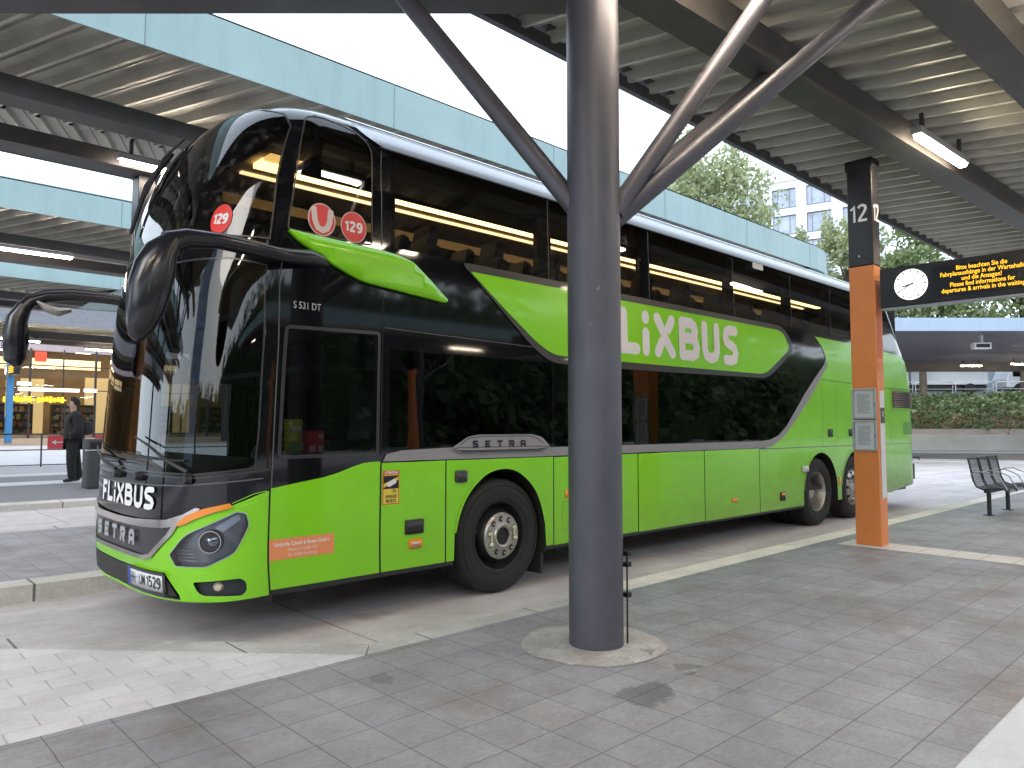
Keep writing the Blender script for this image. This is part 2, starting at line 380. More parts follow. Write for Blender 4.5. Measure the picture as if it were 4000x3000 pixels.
FLX = {
 'F': (.62, [[(.13,.10),(.13,.87),(.50,.87)],[(.13,.47),(.43,.47)]]),
 'L': (.67, [[(.13,.87),(.13,.13),(.56,.13)]]),
 'i': (.27, [[(.13,.82),(.13,.87)],[(.13,.12),(.13,.50)]]),
 'X': (.84, [[(.14,.87),(.36,.58),(.45,.42),(.70,.12)],[(.70,.87),(.56,.67)],[(.14,.12),(.30,.35)]]),
 'B': (.86, [[(.13,.88),(.13,.12)],[(.13,.88),(.50,.88),(.63,.82),(.67,.70),(.63,.58),(.50,.52),(.13,.52)],[(.13,.52),(.54,.52),(.69,.44),(.73,.31),(.69,.18),(.54,.12),(.13,.12)]]),
 'U': (.80, [[(.13,.88),(.13,.30),(.20,.17),(.33,.12),(.46,.12),(.59,.17),(.67,.30),(.67,.88)]]),
 'S': (.72, [[(.60,.87),(.32,.87),(.18,.82),(.13,.69),(.18,.57),(.32,.51),(.42,.49),(.55,.42),(.60,.31),(.55,.17),(.42,.12),(.12,.12)]]),
}
STR = {
 'S': [[(1.02,.88),(.22,.88),(.13,.78),(.13,.60),(.22,.50),(.86,.50),(.95,.40),(.95,.22),(.86,.12),(.03,.12)]],
 'E': [[(1.02,.88),(.15,.88),(.15,.12),(1.02,.12)],[(.15,.5),(.88,.5)]],
 'T': [[(0,.88),(1.1,.88)],[(.55,.88),(.55,0)]],
 'R': [[(.15,0),(.15,.88),(.88,.88),(.98,.76),(.98,.58),(.88,.46),(.15,.46)],[(.62,.42),(.98,.0)]],
 'A': [[(.15,0),(.15,.72),(.32,.88),(.78,.88),(.95,.72),(.95,0)],[(.15,.38),(.95,.38)]],
}
def word_flix(x0, z0, h, adv=.165, sw=.25, xs=1.):
    out = []; x = x0
    for c in 'FLiXBUS':
        wd, st = FLX[c]
        for s in st: out.append(stroke([(x+p[0]*h*xs, z0+p[1]*h) for p in s], sw*h))
        x += (wd+adv*.6)*h*xs
    return out, x
def word_setra(x0, z0, h, pitch=1.75, xs=1.):
    out = []
    for k, c in enumerate('SETRA'):
        for s in STR[c]: out.append(stroke([(x0+(k*pitch+p[0])*h*xs, z0+p[1]*h) for p in s], .30*h, False))
    return out
def mapped(name, polys, fn, m, parent, step=.1, d0=0., dd=.0004):
    V = []; F = []
    for i, p in enumerate(polys):
        v, f = fill2d(p, (), step); k = len(V)
        V += [fn(a, b, d0+dd*i) for a, b in v]; F += [tuple(q+k for q in t) for t in f]
    return obj(name, V, F, m, parent, True)
def mapped_text(name, lines, fn, m, parent, d=.004):
    """lines: (text, x, z, size, bold, align, sx)"""
    V = []; F = []
    for (s, x, z, size, bold, al, sx) in lines:
        v, f = text2d(s, size, bold, al, sx); k = len(V)
        V += [fn(x+a, z+b, d) for a, b in v]; F += [tuple(q+k for q in t) for t in f]
    return obj(name, V, F, m, parent)

DIG = {'1': (.34,[[(.02,.74),(.22,.90),(.22,.0)]]), '2': (.56,[[(.03,.80),(.12,.91),(.27,.95),(.41,.87),(.44,.71),(.36,.54),(.06,.10)],[(.01,.055),(.5,.055)]]),
 '9': (.56,[[(.45,.66),(.37,.50),(.22,.44),(.09,.51),(.05,.68)],[(.05,.64),(.10,.86),(.25,.94),(.39,.87),(.45,.66)],[(.45,.70),(.43,.36),(.34,.12),(.20,.04),(.06,.08)]]),
 '5': (.56,[[(.44,.94),(.10,.94),(.07,.55),(.22,.60),(.38,.54),(.44,.34),(.38,.13),(.22,.05),(.04,.10)]]), '3': (.56,[[(.05,.86),(.2,.95),(.38,.88),(.42,.72),(.34,.57),(.18,.52),(.36,.47),(.45,.3),(.38,.12),(.2,.05),(.04,.12)]]),
 '4': (.56,[[(.34,.95),(.03,.30),(.5,.30)],[(.36,.55),(.36,0)]]), '0': (.56,[[(.25,.95),(.09,.82),(.05,.5),(.09,.18),(.25,.05)],[(.25,.05),(.41,.18),(.45,.5),(.41,.82),(.25,.95)]])}
def digits(s, cx, z0, h, sw, sx=1., gap=.08):
    W_ = sum(DIG[c][0] for c in s)+gap*(len(s)-1); x = cx-W_*h*sx/2; out = []
    for c in s:
        for st in DIG[c][1]: out.append(stroke([(x+p[0]*h*sx, z0+p[1]*h) for p in st], sw*h, False))
        x += (DIG[c][0]+gap)*h*sx
    return out
# ================================================================== SETTING
def sheet(name, poly, z, m, label=None, thick=0, kind='structure'):
    mb = MB()
    if thick: mb.prism(poly, z-thick, z)
    else:
        v, f = fill2d(poly, (), 1e9); mb.add([(x,y,z) for x,y in v], f)
    o = mb.make(name, m); o['kind'] = kind
    return o
ROADM = paving('road_concrete', (.60,.56,.555), (.57,.535,.53), (.20,.19,.18), 5., 3.9, (1.2,-1.02), 0, .02, .8, stain=[(1.5,.2,.5,.75),(3.6,-.5,.3,.85)], speck=.22, bumpy=.15)
TILE = paving('slate_slabs', (.268,.27,.29), (.305,.302,.314), (.12,.12,.125), .2815, .2975, (.71,-2.05), 0, .008, .6, stain=[(1.42,-2.66,.30,.58),(1.88,-2.58,.17,.6),(.55,-1.55,.13,.7),(1.75,-2.95,.16,.78),(2.3,-2.6,.3,.9)], speck=.26, bumpy=.3)
WPAV = paving('white_setts', (.62,.61,.625), (.68,.67,.685), (.52,.51,.51), .30, .17, (.1,.05), .5, .010, .75, speck=.14, bumpy=.6)
WBAND = paving('white_marble_band', (.60,.62,.65), (.62,.64,.67), (.5,.5,.5), .6, .6, (0,-4.02), 0, .004, .6, speck=.1, bumpy=.1)
TACT = paving('tactile_band', (.78,.73,.67), (.82,.77,.71), (.50,.47,.44), .60, .5, (0,-1.36), 0, .008, .8, speck=.16, bumpy=.8)
TACT2 = paving('tactile_cross_band', (.82,.78,.74), (.85,.81,.77), (.50,.47,.44), .042, .3, (6.99,-1.25), 0, .012, .8, speck=.1, bumpy=1.)
KERB = paving('granite_kerb', (.52,.505,.495), (.56,.54,.53), (.15,.15,.15), 1.0, 9., (.2,-5), 0, .02, .8, speck=.3, bumpy=.4)
KERBL = paving('pale_kerb', (.58,.56,.52), (.62,.60,.57), (.15,.15,.15), 1.0, 9., (-.31,-5), 0, .03, .8, speck=.22, bumpy=.4)
ROUGHC = paving('rough_concrete', (.52,.50,.48), (.56,.54,.52), (.5,.5,.5), 9, 9, (0,0), 0, 0.001, .95, stain=[(2.0,-2.25,.10,.6)], speck=.4, bumpy=1.2)
GRND = mat('far_ground', (.20,.20,.18), .95, var=.3, vs=.15)
FARR = mat('pale_far_paving', (.55,.55,.57), .8, var=.08, vs=.8)
FARD = mat('dark_far_paving', (.20,.20,.215), .8, var=.12, vs=1.2)
BROWNP = mat('brown_paving', (.40,.32,.25), .8, var=.1, vs=1)

sheet('ground', [(-400,-400),(400,-400),(400,400),(-400,400)], -.03, GRND)
sheet('road', [(-60,-60),(90,-60),(90,60),(-60,60)], 0, ROADM)
XE = 22
# near platform
sheet('platform', [(-8,-9.5),(XE,-9.5),(XE,-1.11),(-8,-1.11)], .15, TILE, thick=.16)
sheet('white_paving', [(-8,-1.108),(.70,-1.108),(-1.03,.74),(-2.4,1.1),(-8,1.1)], .15, WPAV, thick=.16)
sheet('kerb', [(.70,-1.108),(.84,-.93),(-.91,.90),(-2.4,1.25),(-8,1.25),(-8,1.102),(-2.4,1.102),(-1.03,.742)], .152, KERB, thick=.16)
sheet('kerb', [(.71,-1.108),(3.28,-1.108),(3.28,-.95),(.845,-.93)], .151, KERB, thick=.16)
sheet('tactile_edge', [(3.285,-1.108),(XE,-1.108),(XE,-.86),(3.285,-.86)], .153, TACT, thick=.16)
sheet('tactile_cross_strip', [(7.0,-1.30),(7.5,-1.30),(7.5,-4.0),(7.0,-4.0)], .154, TACT2)
sheet('white_band', [(-8,-4.62),(XE,-4.62),(XE,-4.02),(-8,-4.02)], .154, WBAND)
mb = MB(); pts = [(1.88+.455*(1+.02*math.sin(5*a)+.015*math.sin(11*a))*math.cos(a), -1.90+.455*(1+.02*math.sin(5*a))*math.sin(a)) for a in [2*math.pi*k/60 for k in range(60)]]
v, f = fill2d(pts, (), .06); mb.add([(x, y, .1525+.012*max(0, 1-math.hypot(x-1.88, y+1.9)/.45)+random.uniform(0,.003)) for x,y in v], f)
o = mb.make('concrete_collar', ROUGHC, smooth=True); o['kind'] = 'structure'
# second platform
P2 = [(-30,2.93),(14.5,2.93)]+arc(14.5, 4.74, 1.81, -90, 90, 12)[1:]+[(-30,6.55)]
sheet('platform', P2, .15, TILE, thick=.16)
K2 = [(-30,2.62),(14.5,2.62)]+arc(14.5,4.74,2.12,-90,90,14)[1:]+[(-30,6.86),(-30,6.552),(14.5,6.552)]+arc(14.5,4.74,1.812,90,-90,12)[1:]+[(-30,2.928)]
sheet('kerb', K2, .15, KERBL, thick=.16)
# third platform, rising towards the hall
def strip(name, prof, x0, x1, m, skew=0.):
    V = []; F = []
    for i, (y, z) in enumerate(prof):
        V += [(x0, y+skew*x0, z), (x1, y+skew*x1, z)]
        if i: F.append((2*i-2, 2*i-1, 2*i+1, 2*i))
    o = obj(name, V, F, m); o['kind'] = 'structure'; return o
strip('kerb', [(10.95,-.01),(10.95,.11),(11.3,.13)], -25, 45, KERBL)
strip('platform', [(11.3,.13),(13.3,.30)], -25, 45, FARD)
strip('kerb', [(13.3,.301),(14.4,.301)], -25, 45, FARR)
strip('road', [(14.4,.30),(16.6,.30)], -25, 45, FARD)
strip('road_marking', [(16.6,.302),(17.7,.302)], -25, 45, FARR)
strip('road', [(17.7,.30),(22.0,.30)], -25, 45, mat('mid_far_paving', (.38,.38,.40), .8, var=.1, vs=1))
strip('ramp', [(22.0,.30),(28.0,.80)], -25, 45, FARR)
strip('forecourt', [(28.0,.80),(36.5,.95),(70,.95)], -30, 45, BROWNP)

# right-hand distance: kerb line, asphalt and wall swinging round the bus loop
def band(name, A, B, z, m, ext=1.6, thick=0, e2=None):
    """A=(p,q) near line, B=(p,q) far line, extended both ways"""
    e2 = ext if e2 is None else e2
    (a0,a1),(b0,b1) = [[Vector(p) for p in X] for X in (A,B)]
    P = [a0+(a0-a1)*ext, a1+(a1-a0)*e2, b1+(b1-b0)*e2, b0+(b0-b1)*ext]
    return sheet(name, [tuple(p) for p in P], z, m, thick=thick)
ASPH = mat('asphalt', (.17,.17,.18), .85, var=.15, vs=1.)
band('road_island_kerb', ((33.4,6.2),(34.4,2.6)), ((35.5,6.84),(36.7,2.98)), .05, FARR, 6, .06)
band('asphalt_road', ((35.55,6.86),(36.75,3.0)), ((48.5,11.2),(53,6.3)), .06, ASPH, 4, .02)
band('road_marking', ((43.6,9.5),(46.9,5.1)), ((44.6,9.8),(47.9,5.4)), .066, FARR, 5)
CONC = mat('pale_concrete', (.47,.45,.41), .8, var=.12, vs=.6)
WALLD = Vector((4.0,-4.9)).normalized(); WALLN = Vector((4.9,4.0)).normalized(); W0 = Vector((49.5,11.3))
def WP(s, n, z): p = W0+WALLD*s+WALLN*n; return (p.x, p.y, z)
def wallbox(mb, s0, s1, n0, n1, z0, z1):
    v = [WP(s,n,z) for z in (z0,z1) for s,n in ((s0,n0),(s1,n0),(s1,n1),(s0,n1))]
    return mb.add(v, [(0,3,2,1),(4,5,6,7),(0,1,5,4),(1,2,6,5),(2,3,7,6),(3,0,4,7)])
wt = thing('retaining_wall', 'low pale concrete retaining wall below the planted bank', 'wall', WP(0,0,0))
wallbox(MB(), -30, 40, 0, .35, 0, 1.02).make('wall', CONC, wt)
wallbox(MB(), -30, 40, .36, .9, 0, 1.38).make('coping', mat('brown_concrete', (.33,.28,.24), .85, var=.15, vs=.8), wt)
SOIL = mat('bank_soil', (.09,.06,.035), .95, var=.3, vs=1.5)
mb = MB(); v = [WP(s,n,z) for s in (-30,40) for n,z in ((.9,1.2),(3.5,2.5),(6.5,3.6),(60,3.9))]
mb.add(v, [(0,1,5,4),(1,2,6,5),(2,3,7,6)])
o = mb.make('embankment', SOIL); o['kind'] = 'structure'

overlay(TILE, (.52,.52,.50), 34, .745, .76, (1,1,1), .8, 2)
overlay(TILE, (.10,.095,.09), 17, .73, .76, (1,1,1), .55, 3)
overlay(ROADM, (.13,.12,.12), 7, .70, .74, (1.6,1,1), .6, 5)
overlay(ROADM, (.40,.37,.36), .9, .45, .65, (.4,2.2,1), .6, 8)
overlay(ROUGHC, (.36,.31,.25), 9, .5, .62, (1,1,1), .6, 8)
overlay(WPAV, (.42,.41,.41), 16, .70, .74, (1,1,1), .6, 3)
# ------------------------------------------------------------------ foliage
def leafmat(name, c, t=.3):
    m = mat(name, c, .6, var=.45, vs=.9)
    b = m.node_tree.nodes['Principled BSDF']; b.inputs['Subsurface Weight'].default_value = 0
    n = m.node_tree; tr = n.nodes.new('ShaderNodeBsdfTranslucent'); tr.inputs[0].default_value = (c[0]*1.6, c[1]*1.7, c[2], 1)
    x = n.nodes.new('ShaderNodeMixShader'); x.inputs[0].default_value = t
    o = n.nodes['Material Output']; n.links.new(b.outputs[0], x.inputs[1]); n.links.new(tr.outputs[0], x.inputs[2]); n.links.new(x.outputs[0], o.inputs[0])
    return m
LEAF1 = leafmat('leaf_green', (.27,.30,.19)); LEAF2 = leafmat('leaf_mid', (.18,.23,.12)); LEAF3 = leafmat('leaf_dark', (.075,.115,.05))
LEAF4 = leafmat('leaf_brown', (.17,.11,.06))
BARK = mat('bark', (.10,.08,.06), .9, var=.3, vs=4, bump=.5, bs=20)
def leaves(mb, c, r, n, s, rnd):
    for _ in range(n):
        d = Vector((rnd.gauss(0,1), rnd.gauss(0,1), rnd.gauss(0,1))); d.normalize()
        p = Vector(c)+Vector((d.x*r[0], d.y*r[1], d.z*r[2]))*rnd.uniform(.15,1)**.5
        a = Vector((rnd.gauss(0,1), rnd.gauss(0,1), rnd.gauss(0,1))).normalized(); b = a.orthogonal().normalized()
        a = a.cross(b).normalized(); q = s*rnd.uniform(.6,1.4)
        mb.add([p-a*q*.5, p+b*q*.32, p+a*q*.5, p-b*q*.32], [(0,1,2,3)])
def tree(name, label, x, y, z0, h, rad, n, s, m, seed, group='trees beyond the bus loop', low=.35, sparse=1.):
    rnd = random.Random(seed); t = thing(name, label, 'tree', (x,y,z0), 0, group)
    tr = MB(); top = Vector((x, y, z0+h*.62)); tr.tube([(x,y,z0),(x+.1,y,z0+h*.3),tuple(top)], [h*.022,h*.016,h*.008], 8)
    cr = MB(); nb = 26
    for i in range(nb):
        a = rnd.uniform(0, 2*math.pi); f = rnd.uniform(low, 1.0)
        env = rad*(1.05-.75*max(0,(f-low)/(1-low))**1.6)*rnd.uniform(.35,1)
        c = Vector((x+env*math.cos(a), y+env*math.sin(a), z0+h*f*.95))
        st = Vector((x,y,z0+h*max(.2, f-.28))); tr.tube([st, st.lerp(c,.6)+Vector((0,0,.3)), c], [h*.007,h*.004,.02], 5, False)
        rr = rad*rnd.uniform(.22,.42)
        leaves(cr, c, (rr,rr,rr*.75), int(n/nb*sparse), s, rnd)
    for i in range(7):
        a = rnd.uniform(0, 2*math.pi); c = (x+rad*.3*math.cos(a), y+rad*.3*math.sin(a), z0+h*rnd.uniform(.9,1.03)); leaves(cr, c, (rad*.13,rad*.13,rad*.3), int(n/nb*.35), s, rnd)
    tr.make('trunk', BARK, t, True); cr.make('crown', m, t)
    return t
tree('plane_tree', 'tall pale green tree left of the white block, its top bare against the sky', 41.5, 21.2, 3.2, 16.4, 6.3, 11500, .32, LEAF1, 3)
tree('plane_tree', 'slim loose-crowned tree just right of the round column', 42.5, 24.9, 3.2, 17.2, 3.2, 3200, .30, LEAF1, 5, low=.45)
tree('plane_tree', 'pale tree in front of the lower right windows of the white block', 47.5, 18.4, 3.2, 11.6, 3.0, 3600, .34, LEAF1, 8)
tree('plane_tree', 'bushy tree behind the black top of the orange pillar', 54.0, 17.2, 3.2, 14.0, 4.6, 7000, .36, LEAF1, 11)
tree('plane_tree', 'broad tree rising right of the orange pillar above the sign board', 57.0, 13.2, 3.2, 13.5, 5.0, 7000, .36, LEAF2, 12)
tree('plane_tree', 'darker broad tree at the right behind the sign board', 62.0, 8.0, 3.2, 13.5, 5.5, 7000, .38, LEAF2, 14)
tree('plane_tree', 'dark tree at the far right edge beyond the pale blue canopy', 66.0, 2.0, 3.2, 13.5, 5.5, 6000, .38, LEAF3, 15)
rnd = random.Random(4)
for nm, m, k0, n, sz in (('ivy_ground_cover', LEAF3, 0, 22000, .26), ('shrub_cover', LEAF2, 1, 12000, .26), ('dry_brown_shrubs', LEAF4, 2, 6500, .22)):
    mb = MB()
    for i in range(int(n/30)):
        s = rnd.uniform(-16, 26); q = rnd.random()
        if k0 == 2: q = q*.45
        if k0 == 1: q = .35+q*.65
        nn = .9+q*6; z = 1.3+q*2.5
        p = WP(s, nn, z); leaves(mb, p, (.8,.8,.38), 30, sz, rnd)
    o = mb.make(nm, m); tag(o, {0:'dark green ivy covering the bank above the wall',1:'mid green shrubs along the top of the bank',2:'dry brown shrubs low on the bank behind the wall'}[k0], 'bushes', None, 'stuff')

# railing on the bank
RAIL = mat('galvanised_rail', (.50,.53,.57), .4, metal=.5)
rt = thing('bank_railing', 'galvanised tube railing on top of the planted bank', 'railing', WP(2,7.0,3.7))
zb = 3.75
for k in range(-5, 9):
    s0 = k*2.75; s1 = s0+2.55; mb = MB()
    mb.tube([WP(s0,7,zb), WP(s0,7,zb+.95), WP(s0+.06,7,zb+1.02), WP(s1-.06,7,zb+1.02), WP(s1,7,zb+.95), WP(s1,7,zb)], .028, 6)
    mb.tube([WP(s0,7,zb+.5), WP(s1,7,zb+.5)], .022, 6)
    mb.make('rail_panel', RAIL, rt, True)
# vans behind the railing
def box_truck(label, s, n, ln, hgt, col):
    t = thing('box_truck', label, 'truck', WP(s, n, 3.9), 0, 'white trucks parked behind the railing')
    body = mat('truck_white', (.60,.65,.72), .4, var=.06)
    mb = MB(); wallbox(mb, s-ln/2+2.0, s+ln/2, n, n+2.4, 4.7, 4.7+hgt); mb.make('cargo_box', body, t, bevel=.06)
    prof = [(-ln/2,.55),(-ln/2,1.2),(-ln/2+.5,2.3),(-ln/2+.9,2.65),(-ln/2+1.9,2.75),(-ln/2+1.9,.55)]
    P = [WP(s+a, n+.05, 3.9+b) for a,b in prof]+[WP(s+a, n+2.3, 3.9+b) for a,b in prof]; k = len(prof)
    c = MB().add(P, [tuple(range(k)), tuple(reversed(range(k,2*k)))]+[(i,(i+1)%k,k+(i+1)%k,k+i) for i in range(k)]).make('cab', body, t, bevel=.1)
    g = MB(); wallbox(g, s-ln/2+.45, s-ln/2+1.5, n+.02, n+.045, 5.3, 6.1); g.make('window', BLACK, t)
    d = MB(); wallbox(d, s-ln/2+.3, s+ln/2, n+.3, n+2.1, 4.3, 4.68); d.make('chassis', BLKM, t)
    for a in (-ln/2+.95, ln/2-1.3):
        M = Matrix.Translation(WP(s+a, n+.1, 4.35)) @ Matrix.Rotation(math.atan2(WALLN.y, WALLN.x), 4, 'Z') @ Matrix.Rotation(R(90), 4, 'Y')
        MB().lathe([(.01,-.15),(.45,-.15),(.48,0),(.45,.15),(.01,.15)], 20, M).make('wheel', RUB, t, True)
box_truck('white box truck with rounded cab behind the left part of the bank railing', -3.2, 9.5, 7.0, 2.4, 0)
box_truck('white box truck parked right of the tree trunk behind the railing', 5.2, 9.5, 7.5, 2.5, 0)
box_truck('white box truck at the right edge behind the railing', 14.0, 9.5, 7.5, 2.5, 0)

dp = thing('depot_building', 'long low pale blue-grey building behind the parked white trucks', 'building', WP(5,16,3.9))
mb = MB(); wallbox(mb, -40, 60, 16, 17, 3.5, 9.0); mb.make('wall', mat('depot_wall', (.40,.47,.55), .7, var=.06), dp)
for k in range(-6, 12): mb = MB(); wallbox(mb, k*4.5, k*4.5+2.6, 15.9, 15.99, 4.6, 6.4); mb.make('window', BLACK, dp)
# ------------------------------------------------------------------ white block with windows
def block(name, label, org, ang, wd, hgt, dep, fl, cw, m, glassm, first=1.4, ww=2.75, wh=2.3, cols=None, top_rows=None, ledge=True):
    """facade runs from org along ang, normal to its left (towards the camera)"""
    t = thing(name, label, 'building', (org[0],org[1],0), 0)
    M = Matrix.Translation((org[0],org[1],0)) @ Matrix.Rotation(ang, 4, 'Z')
    nf = int(hgt//fl); nc = int(wd//cw)
    fr = mat('window_frame_grey', (.16,.18,.22), .5)
    rows = range(nf) if top_rows is None else range(nf-top_rows, nf)
    holes = []
    for r_ in rows:
        for c in range(nc): holes.append((first+c*cw, hgt-.9-wh-(nf-1-r_)*fl))
    v = []; f = []
    xs = [0]+[x for c in range(nc) for x in (first+c*cw, first+c*cw+ww)]+[wd]
    zs = sorted(set([0.]+[z for _, z in holes]+[z+wh for _, z in holes]+[hgt]))
    wall = MB(); hs = set((round(a,3), round(b,3)) for a,b in holes)
    for i in range(len(xs)-1):
        for j in range(len(zs)-1):
            if (round(xs[i],3), round(zs[j],3)) in hs: continue
            wall.add([M@Vector((xs[i],0,zs[j])), M@Vector((xs[i+1],0,zs[j])), M@Vector((xs[i+1],0,zs[j+1])), M@Vector((xs[i],0,zs[j+1]))], [(0,1,2,3)])
    for q in ([(0,0,0),(0,-dep,0),(0,-dep,hgt),(0,0,hgt)], [(wd,0,0),(wd,-dep,0),(wd,-dep,hgt),(wd,0,hgt)], [(0,-dep,0),(wd,-dep,0),(wd,-dep,hgt),(0,-dep,hgt)], [(0,0,hgt),(wd,0,hgt),(wd,-dep,hgt),(0,-dep,hgt)]):
        wall.add([M@Vector(p) for p in q], [(0,1,2,3)])
    wall.make('wall', m, t)
    MB().box((-.15,-dep-.1,hgt+.003),(wd+.15,.12,hgt+.22), M).make('parapet', m, t)
    vis = holes if len(holes) <= 60 else holes[:60]
    for (x, z) in vis:
        mb = MB(); d = .05
        for (a,b,c2,e) in ((0,0,ww,d),(0,wh-d,ww,wh),(0,d,d,wh-d),(ww-d,d,ww,wh-d),(ww*.27,d,ww*.27+d,wh-d),(ww*.78,d,ww*.78+d,wh-d)):
            mb.box((x+a,-.22,z+b),(x+c2,-.14,z+e), M)
        mb.box((x-.05,-.1,z-.1),(x+ww+.05,.06,z-.02), M)
        w_ = mb.make('window', fr, t)
        MB().box((x+.01,-.26,z+.01),(x+ww-.01,-.23,z+wh-.01), M).make('pane', glassm, w_)
    return t
BLDW = mat('pale_render', (.66,.72,.86), .7, var=.03, vs=.2)
PANE = mat('curtained_pane', (.30,.36,.46), .15, var=.45, vs=.35, coat=.3)
# front wall seen from the camera: direction ~105 deg, camera on its left side
ang = R(105)
f_ = Vector((math.cos(YAW), math.sin(YAW))); r_ = Vector((math.sin(YAW), -math.cos(YAW)))
def at(px, depth): p = Vector(CAM[:2])+f_*depth+r_*((px-1106)/1585*depth); return (p.x, p.y)
o_ = at(1900, 83)
block('apartment_block', 'tall white block with wide grey windows above the trees', o_, ang, 30, 31.4, 16, 3.3, 3.95, BLDW, PANE, first=.55, top_rows=5)

# ================================================================== CANOPIES
def deck(mb, ya, za, yb, zb, x0, x1, dx, pitch=.365, dep=.09, ph=0.):
    """trapezoidal sheet, ribs run from the line (ya,za) to (yb,zb) shifted by dx per metre of y"""
    n = int((x1-x0)/pitch); prof = []
    for k in range(n+1):
        x = x0+k*pitch+ph
        prof += [(x,0),(x+.018,dep),(x+pitch*.38,dep),(x+pitch*.40,dep*.72),(x+pitch*.46,dep*.72),(x+pitch*.48,dep),(x+pitch-.062,dep),(x+pitch-.044,0)]
    # underside pans sit high, ribs hang low
    V = []; F = []
    for y, z in ((ya,za),(yb,zb)):
        for (x, h) in prof: V.append((x+dx*(y-ya), y, z+h))
    m = len(prof)
    for i in range(m-1): F.append((i, i+1, m+i+1, m+i))
    return mb.add(V, F)
def lamp_at(label, x, y, z, ln=1.35, rz=0., m=None, group='strip lights under the canopies'):
    t = thing('ceiling_light', label, 'light', (x,y,z), rz, group)
    MB().box((-ln/2-.05,-.055,.03),(ln/2+.05,.055,.11)).make('housing', ALU, t, world=False, bevel=.01)
    MB().box((-ln/2,-.042,-.012),(ln/2,.042,.028)).make('diffuser', m or TUBE, t, world=False, bevel=.012)
    for q in (-1, 1): MB().box((q*(ln/2-.12)-.02,-.02,.11),(q*(ln/2-.12)+.02,.02,.3)).make('bracket', BEAM, t, world=False)
    return t
# ---- canopy 1 (over the camera)
c1 = thing('platform_canopy', 'dark steel canopy with corrugated underside over the near platform', 'canopy', (1.88,-1.93,.15))
d = MB(); deck(d, -.62, 4.93, -2.1, 4.99, 0.2, 24, -.38, ph=.10, dep=.11); d.make('roof_sheet', DECK, c1)
d = MB(); deck(d, -2.1, 4.99, -7.2, 4.90, .2, 24, -.25, ph=.3, dep=.10); d.make('roof_sheet', DECK, c1)
MB().box((1.55,-.66,4.86),(26,-.60,4.98)).box((1.6,-.72,5.03),(26,-.56,5.12)).make('eave_beam', BEAM, c1)
MB().add([(1.6,-.62,5.14),(26,-.55,5.14),(26,-7.3,5.14),(-9,-7.3,5.14),(-9,-2.2,5.14),(.9,-1.6,5.14)], [(0,1,2,3,4,5)]).add([(2.5,-1.6,5.135),(-5.9,6.4,5.135),(-7.6,4.6,5.135),(-.6,-2.4,5.135)], [(0,1,2,3)]).make('roof_skin', BEAM, c1)  # left end and diagonal strip stretched out of view to block reflected sky
def beam(mb, a, b, w=.30, h=.26, z=4.65):
    a = Vector(a); b = Vector(b); dd = (b-a).normalized(); n = Vector((-dd.y, dd.x))*w/2
    P = [a-n, b-n, b+n, a+n]; v = [(p.x,p.y,z) for p in P]+[(p.x,p.y,z+h) for p in P]
    return mb.add(v, [(0,3,2,1),(4,5,6,7),(0,1,5,4),(1,2,6,5),(2,3,7,6),(3,0,4,7)])
beam(MB(), (.9,-1.80), (22,-2.85), .31, .27).make('long_beam', BEAM, c1)
beam(MB(), (-4,-3.02), (22,-4.2), .31, .27).make('long_beam', BEAM, c1)
beam(MB(), (-4,-5.6), (22,-6.0), .31, .27).make('long_beam', BEAM, c1)
beam(MB(), (2.32,-1.62), (-6.0,6.26), .34, .30, 4.68).make('end_beam', BEAM, c1)
beam(MB(), (1.88,-1.65), (1.88,-6.0), .24, .22, 4.70).make('cross_beam', BEAM, c1)
colm = MB().lathe([(0,.15),(.172,.15),(.172,4.9),(0,4.9)], 48, Matrix.Translation((1.88,-1.93,0))).make('column', STEEL, c1, True)
J = Vector((1.88,-1.93,0))
def strut(p1, p2, r=.062):
    MB().tube([p1, p2], r, 20).make('strut', STEEL, colm, True)
def onpix(px, py, z):
    fv = Vector((math.cos(YAW)*math.cos(PITCH), math.sin(YAW)*math.cos(PITCH), math.sin(PITCH))); rv = Vector((math.sin(YAW), -math.cos(YAW), 0)); uv = rv.cross(fv)
    dd = fv+rv*((px-1106)/1585)-uv*((py-829.5)/1585); return CAM+dd*((z-CAM.z)/dd.z)
strut((1.80,-1.86,2.95), tuple(onpix(868,-12,4.72)), .068)                 # to the diagonal end beam
strut((2.0,-1.93,2.95), (4.45,-1.92,4.76), .068)                            # along beam one
strut((1.98,-2.02,2.93), tuple(onpix(1665,-25,4.68)), .066)
strut((2.02,-1.99,2.90), tuple(onpix(1925,-30,4.68)), .066)
mb = MB().tube([(2.022,-2.068,.16),(2.024,-2.068,.75)], .006, 6)
for z in (.45,.64,.71): mb.box((2.0,-2.09,z),(2.04,-2.045,z+.028))
mb.make('cable_clamp', BLKM, colm)
for i, (x, y) in enumerate([(7.38,-2.44),(12.6,-2.7),(2.3,-2.55),(-2.2,-2.3)]):
    lamp_at(['glowing strip light on the beam beside the top of the orange pillar','strip light on the beam far behind the orange pillar','strip light overhead beside the round column','strip light overhead near the canopy end'][i], x, y, 4.63, rz=R(-2.9))
for i, (x, y) in enumerate([(4.6,-4.6),(9.8,-4.9),(-.6,-4.4)]):
    lamp_at(['second row strip light behind the round column','second row strip light level with the sign board','second row strip light above the photographer'][i], x, y, 4.60)

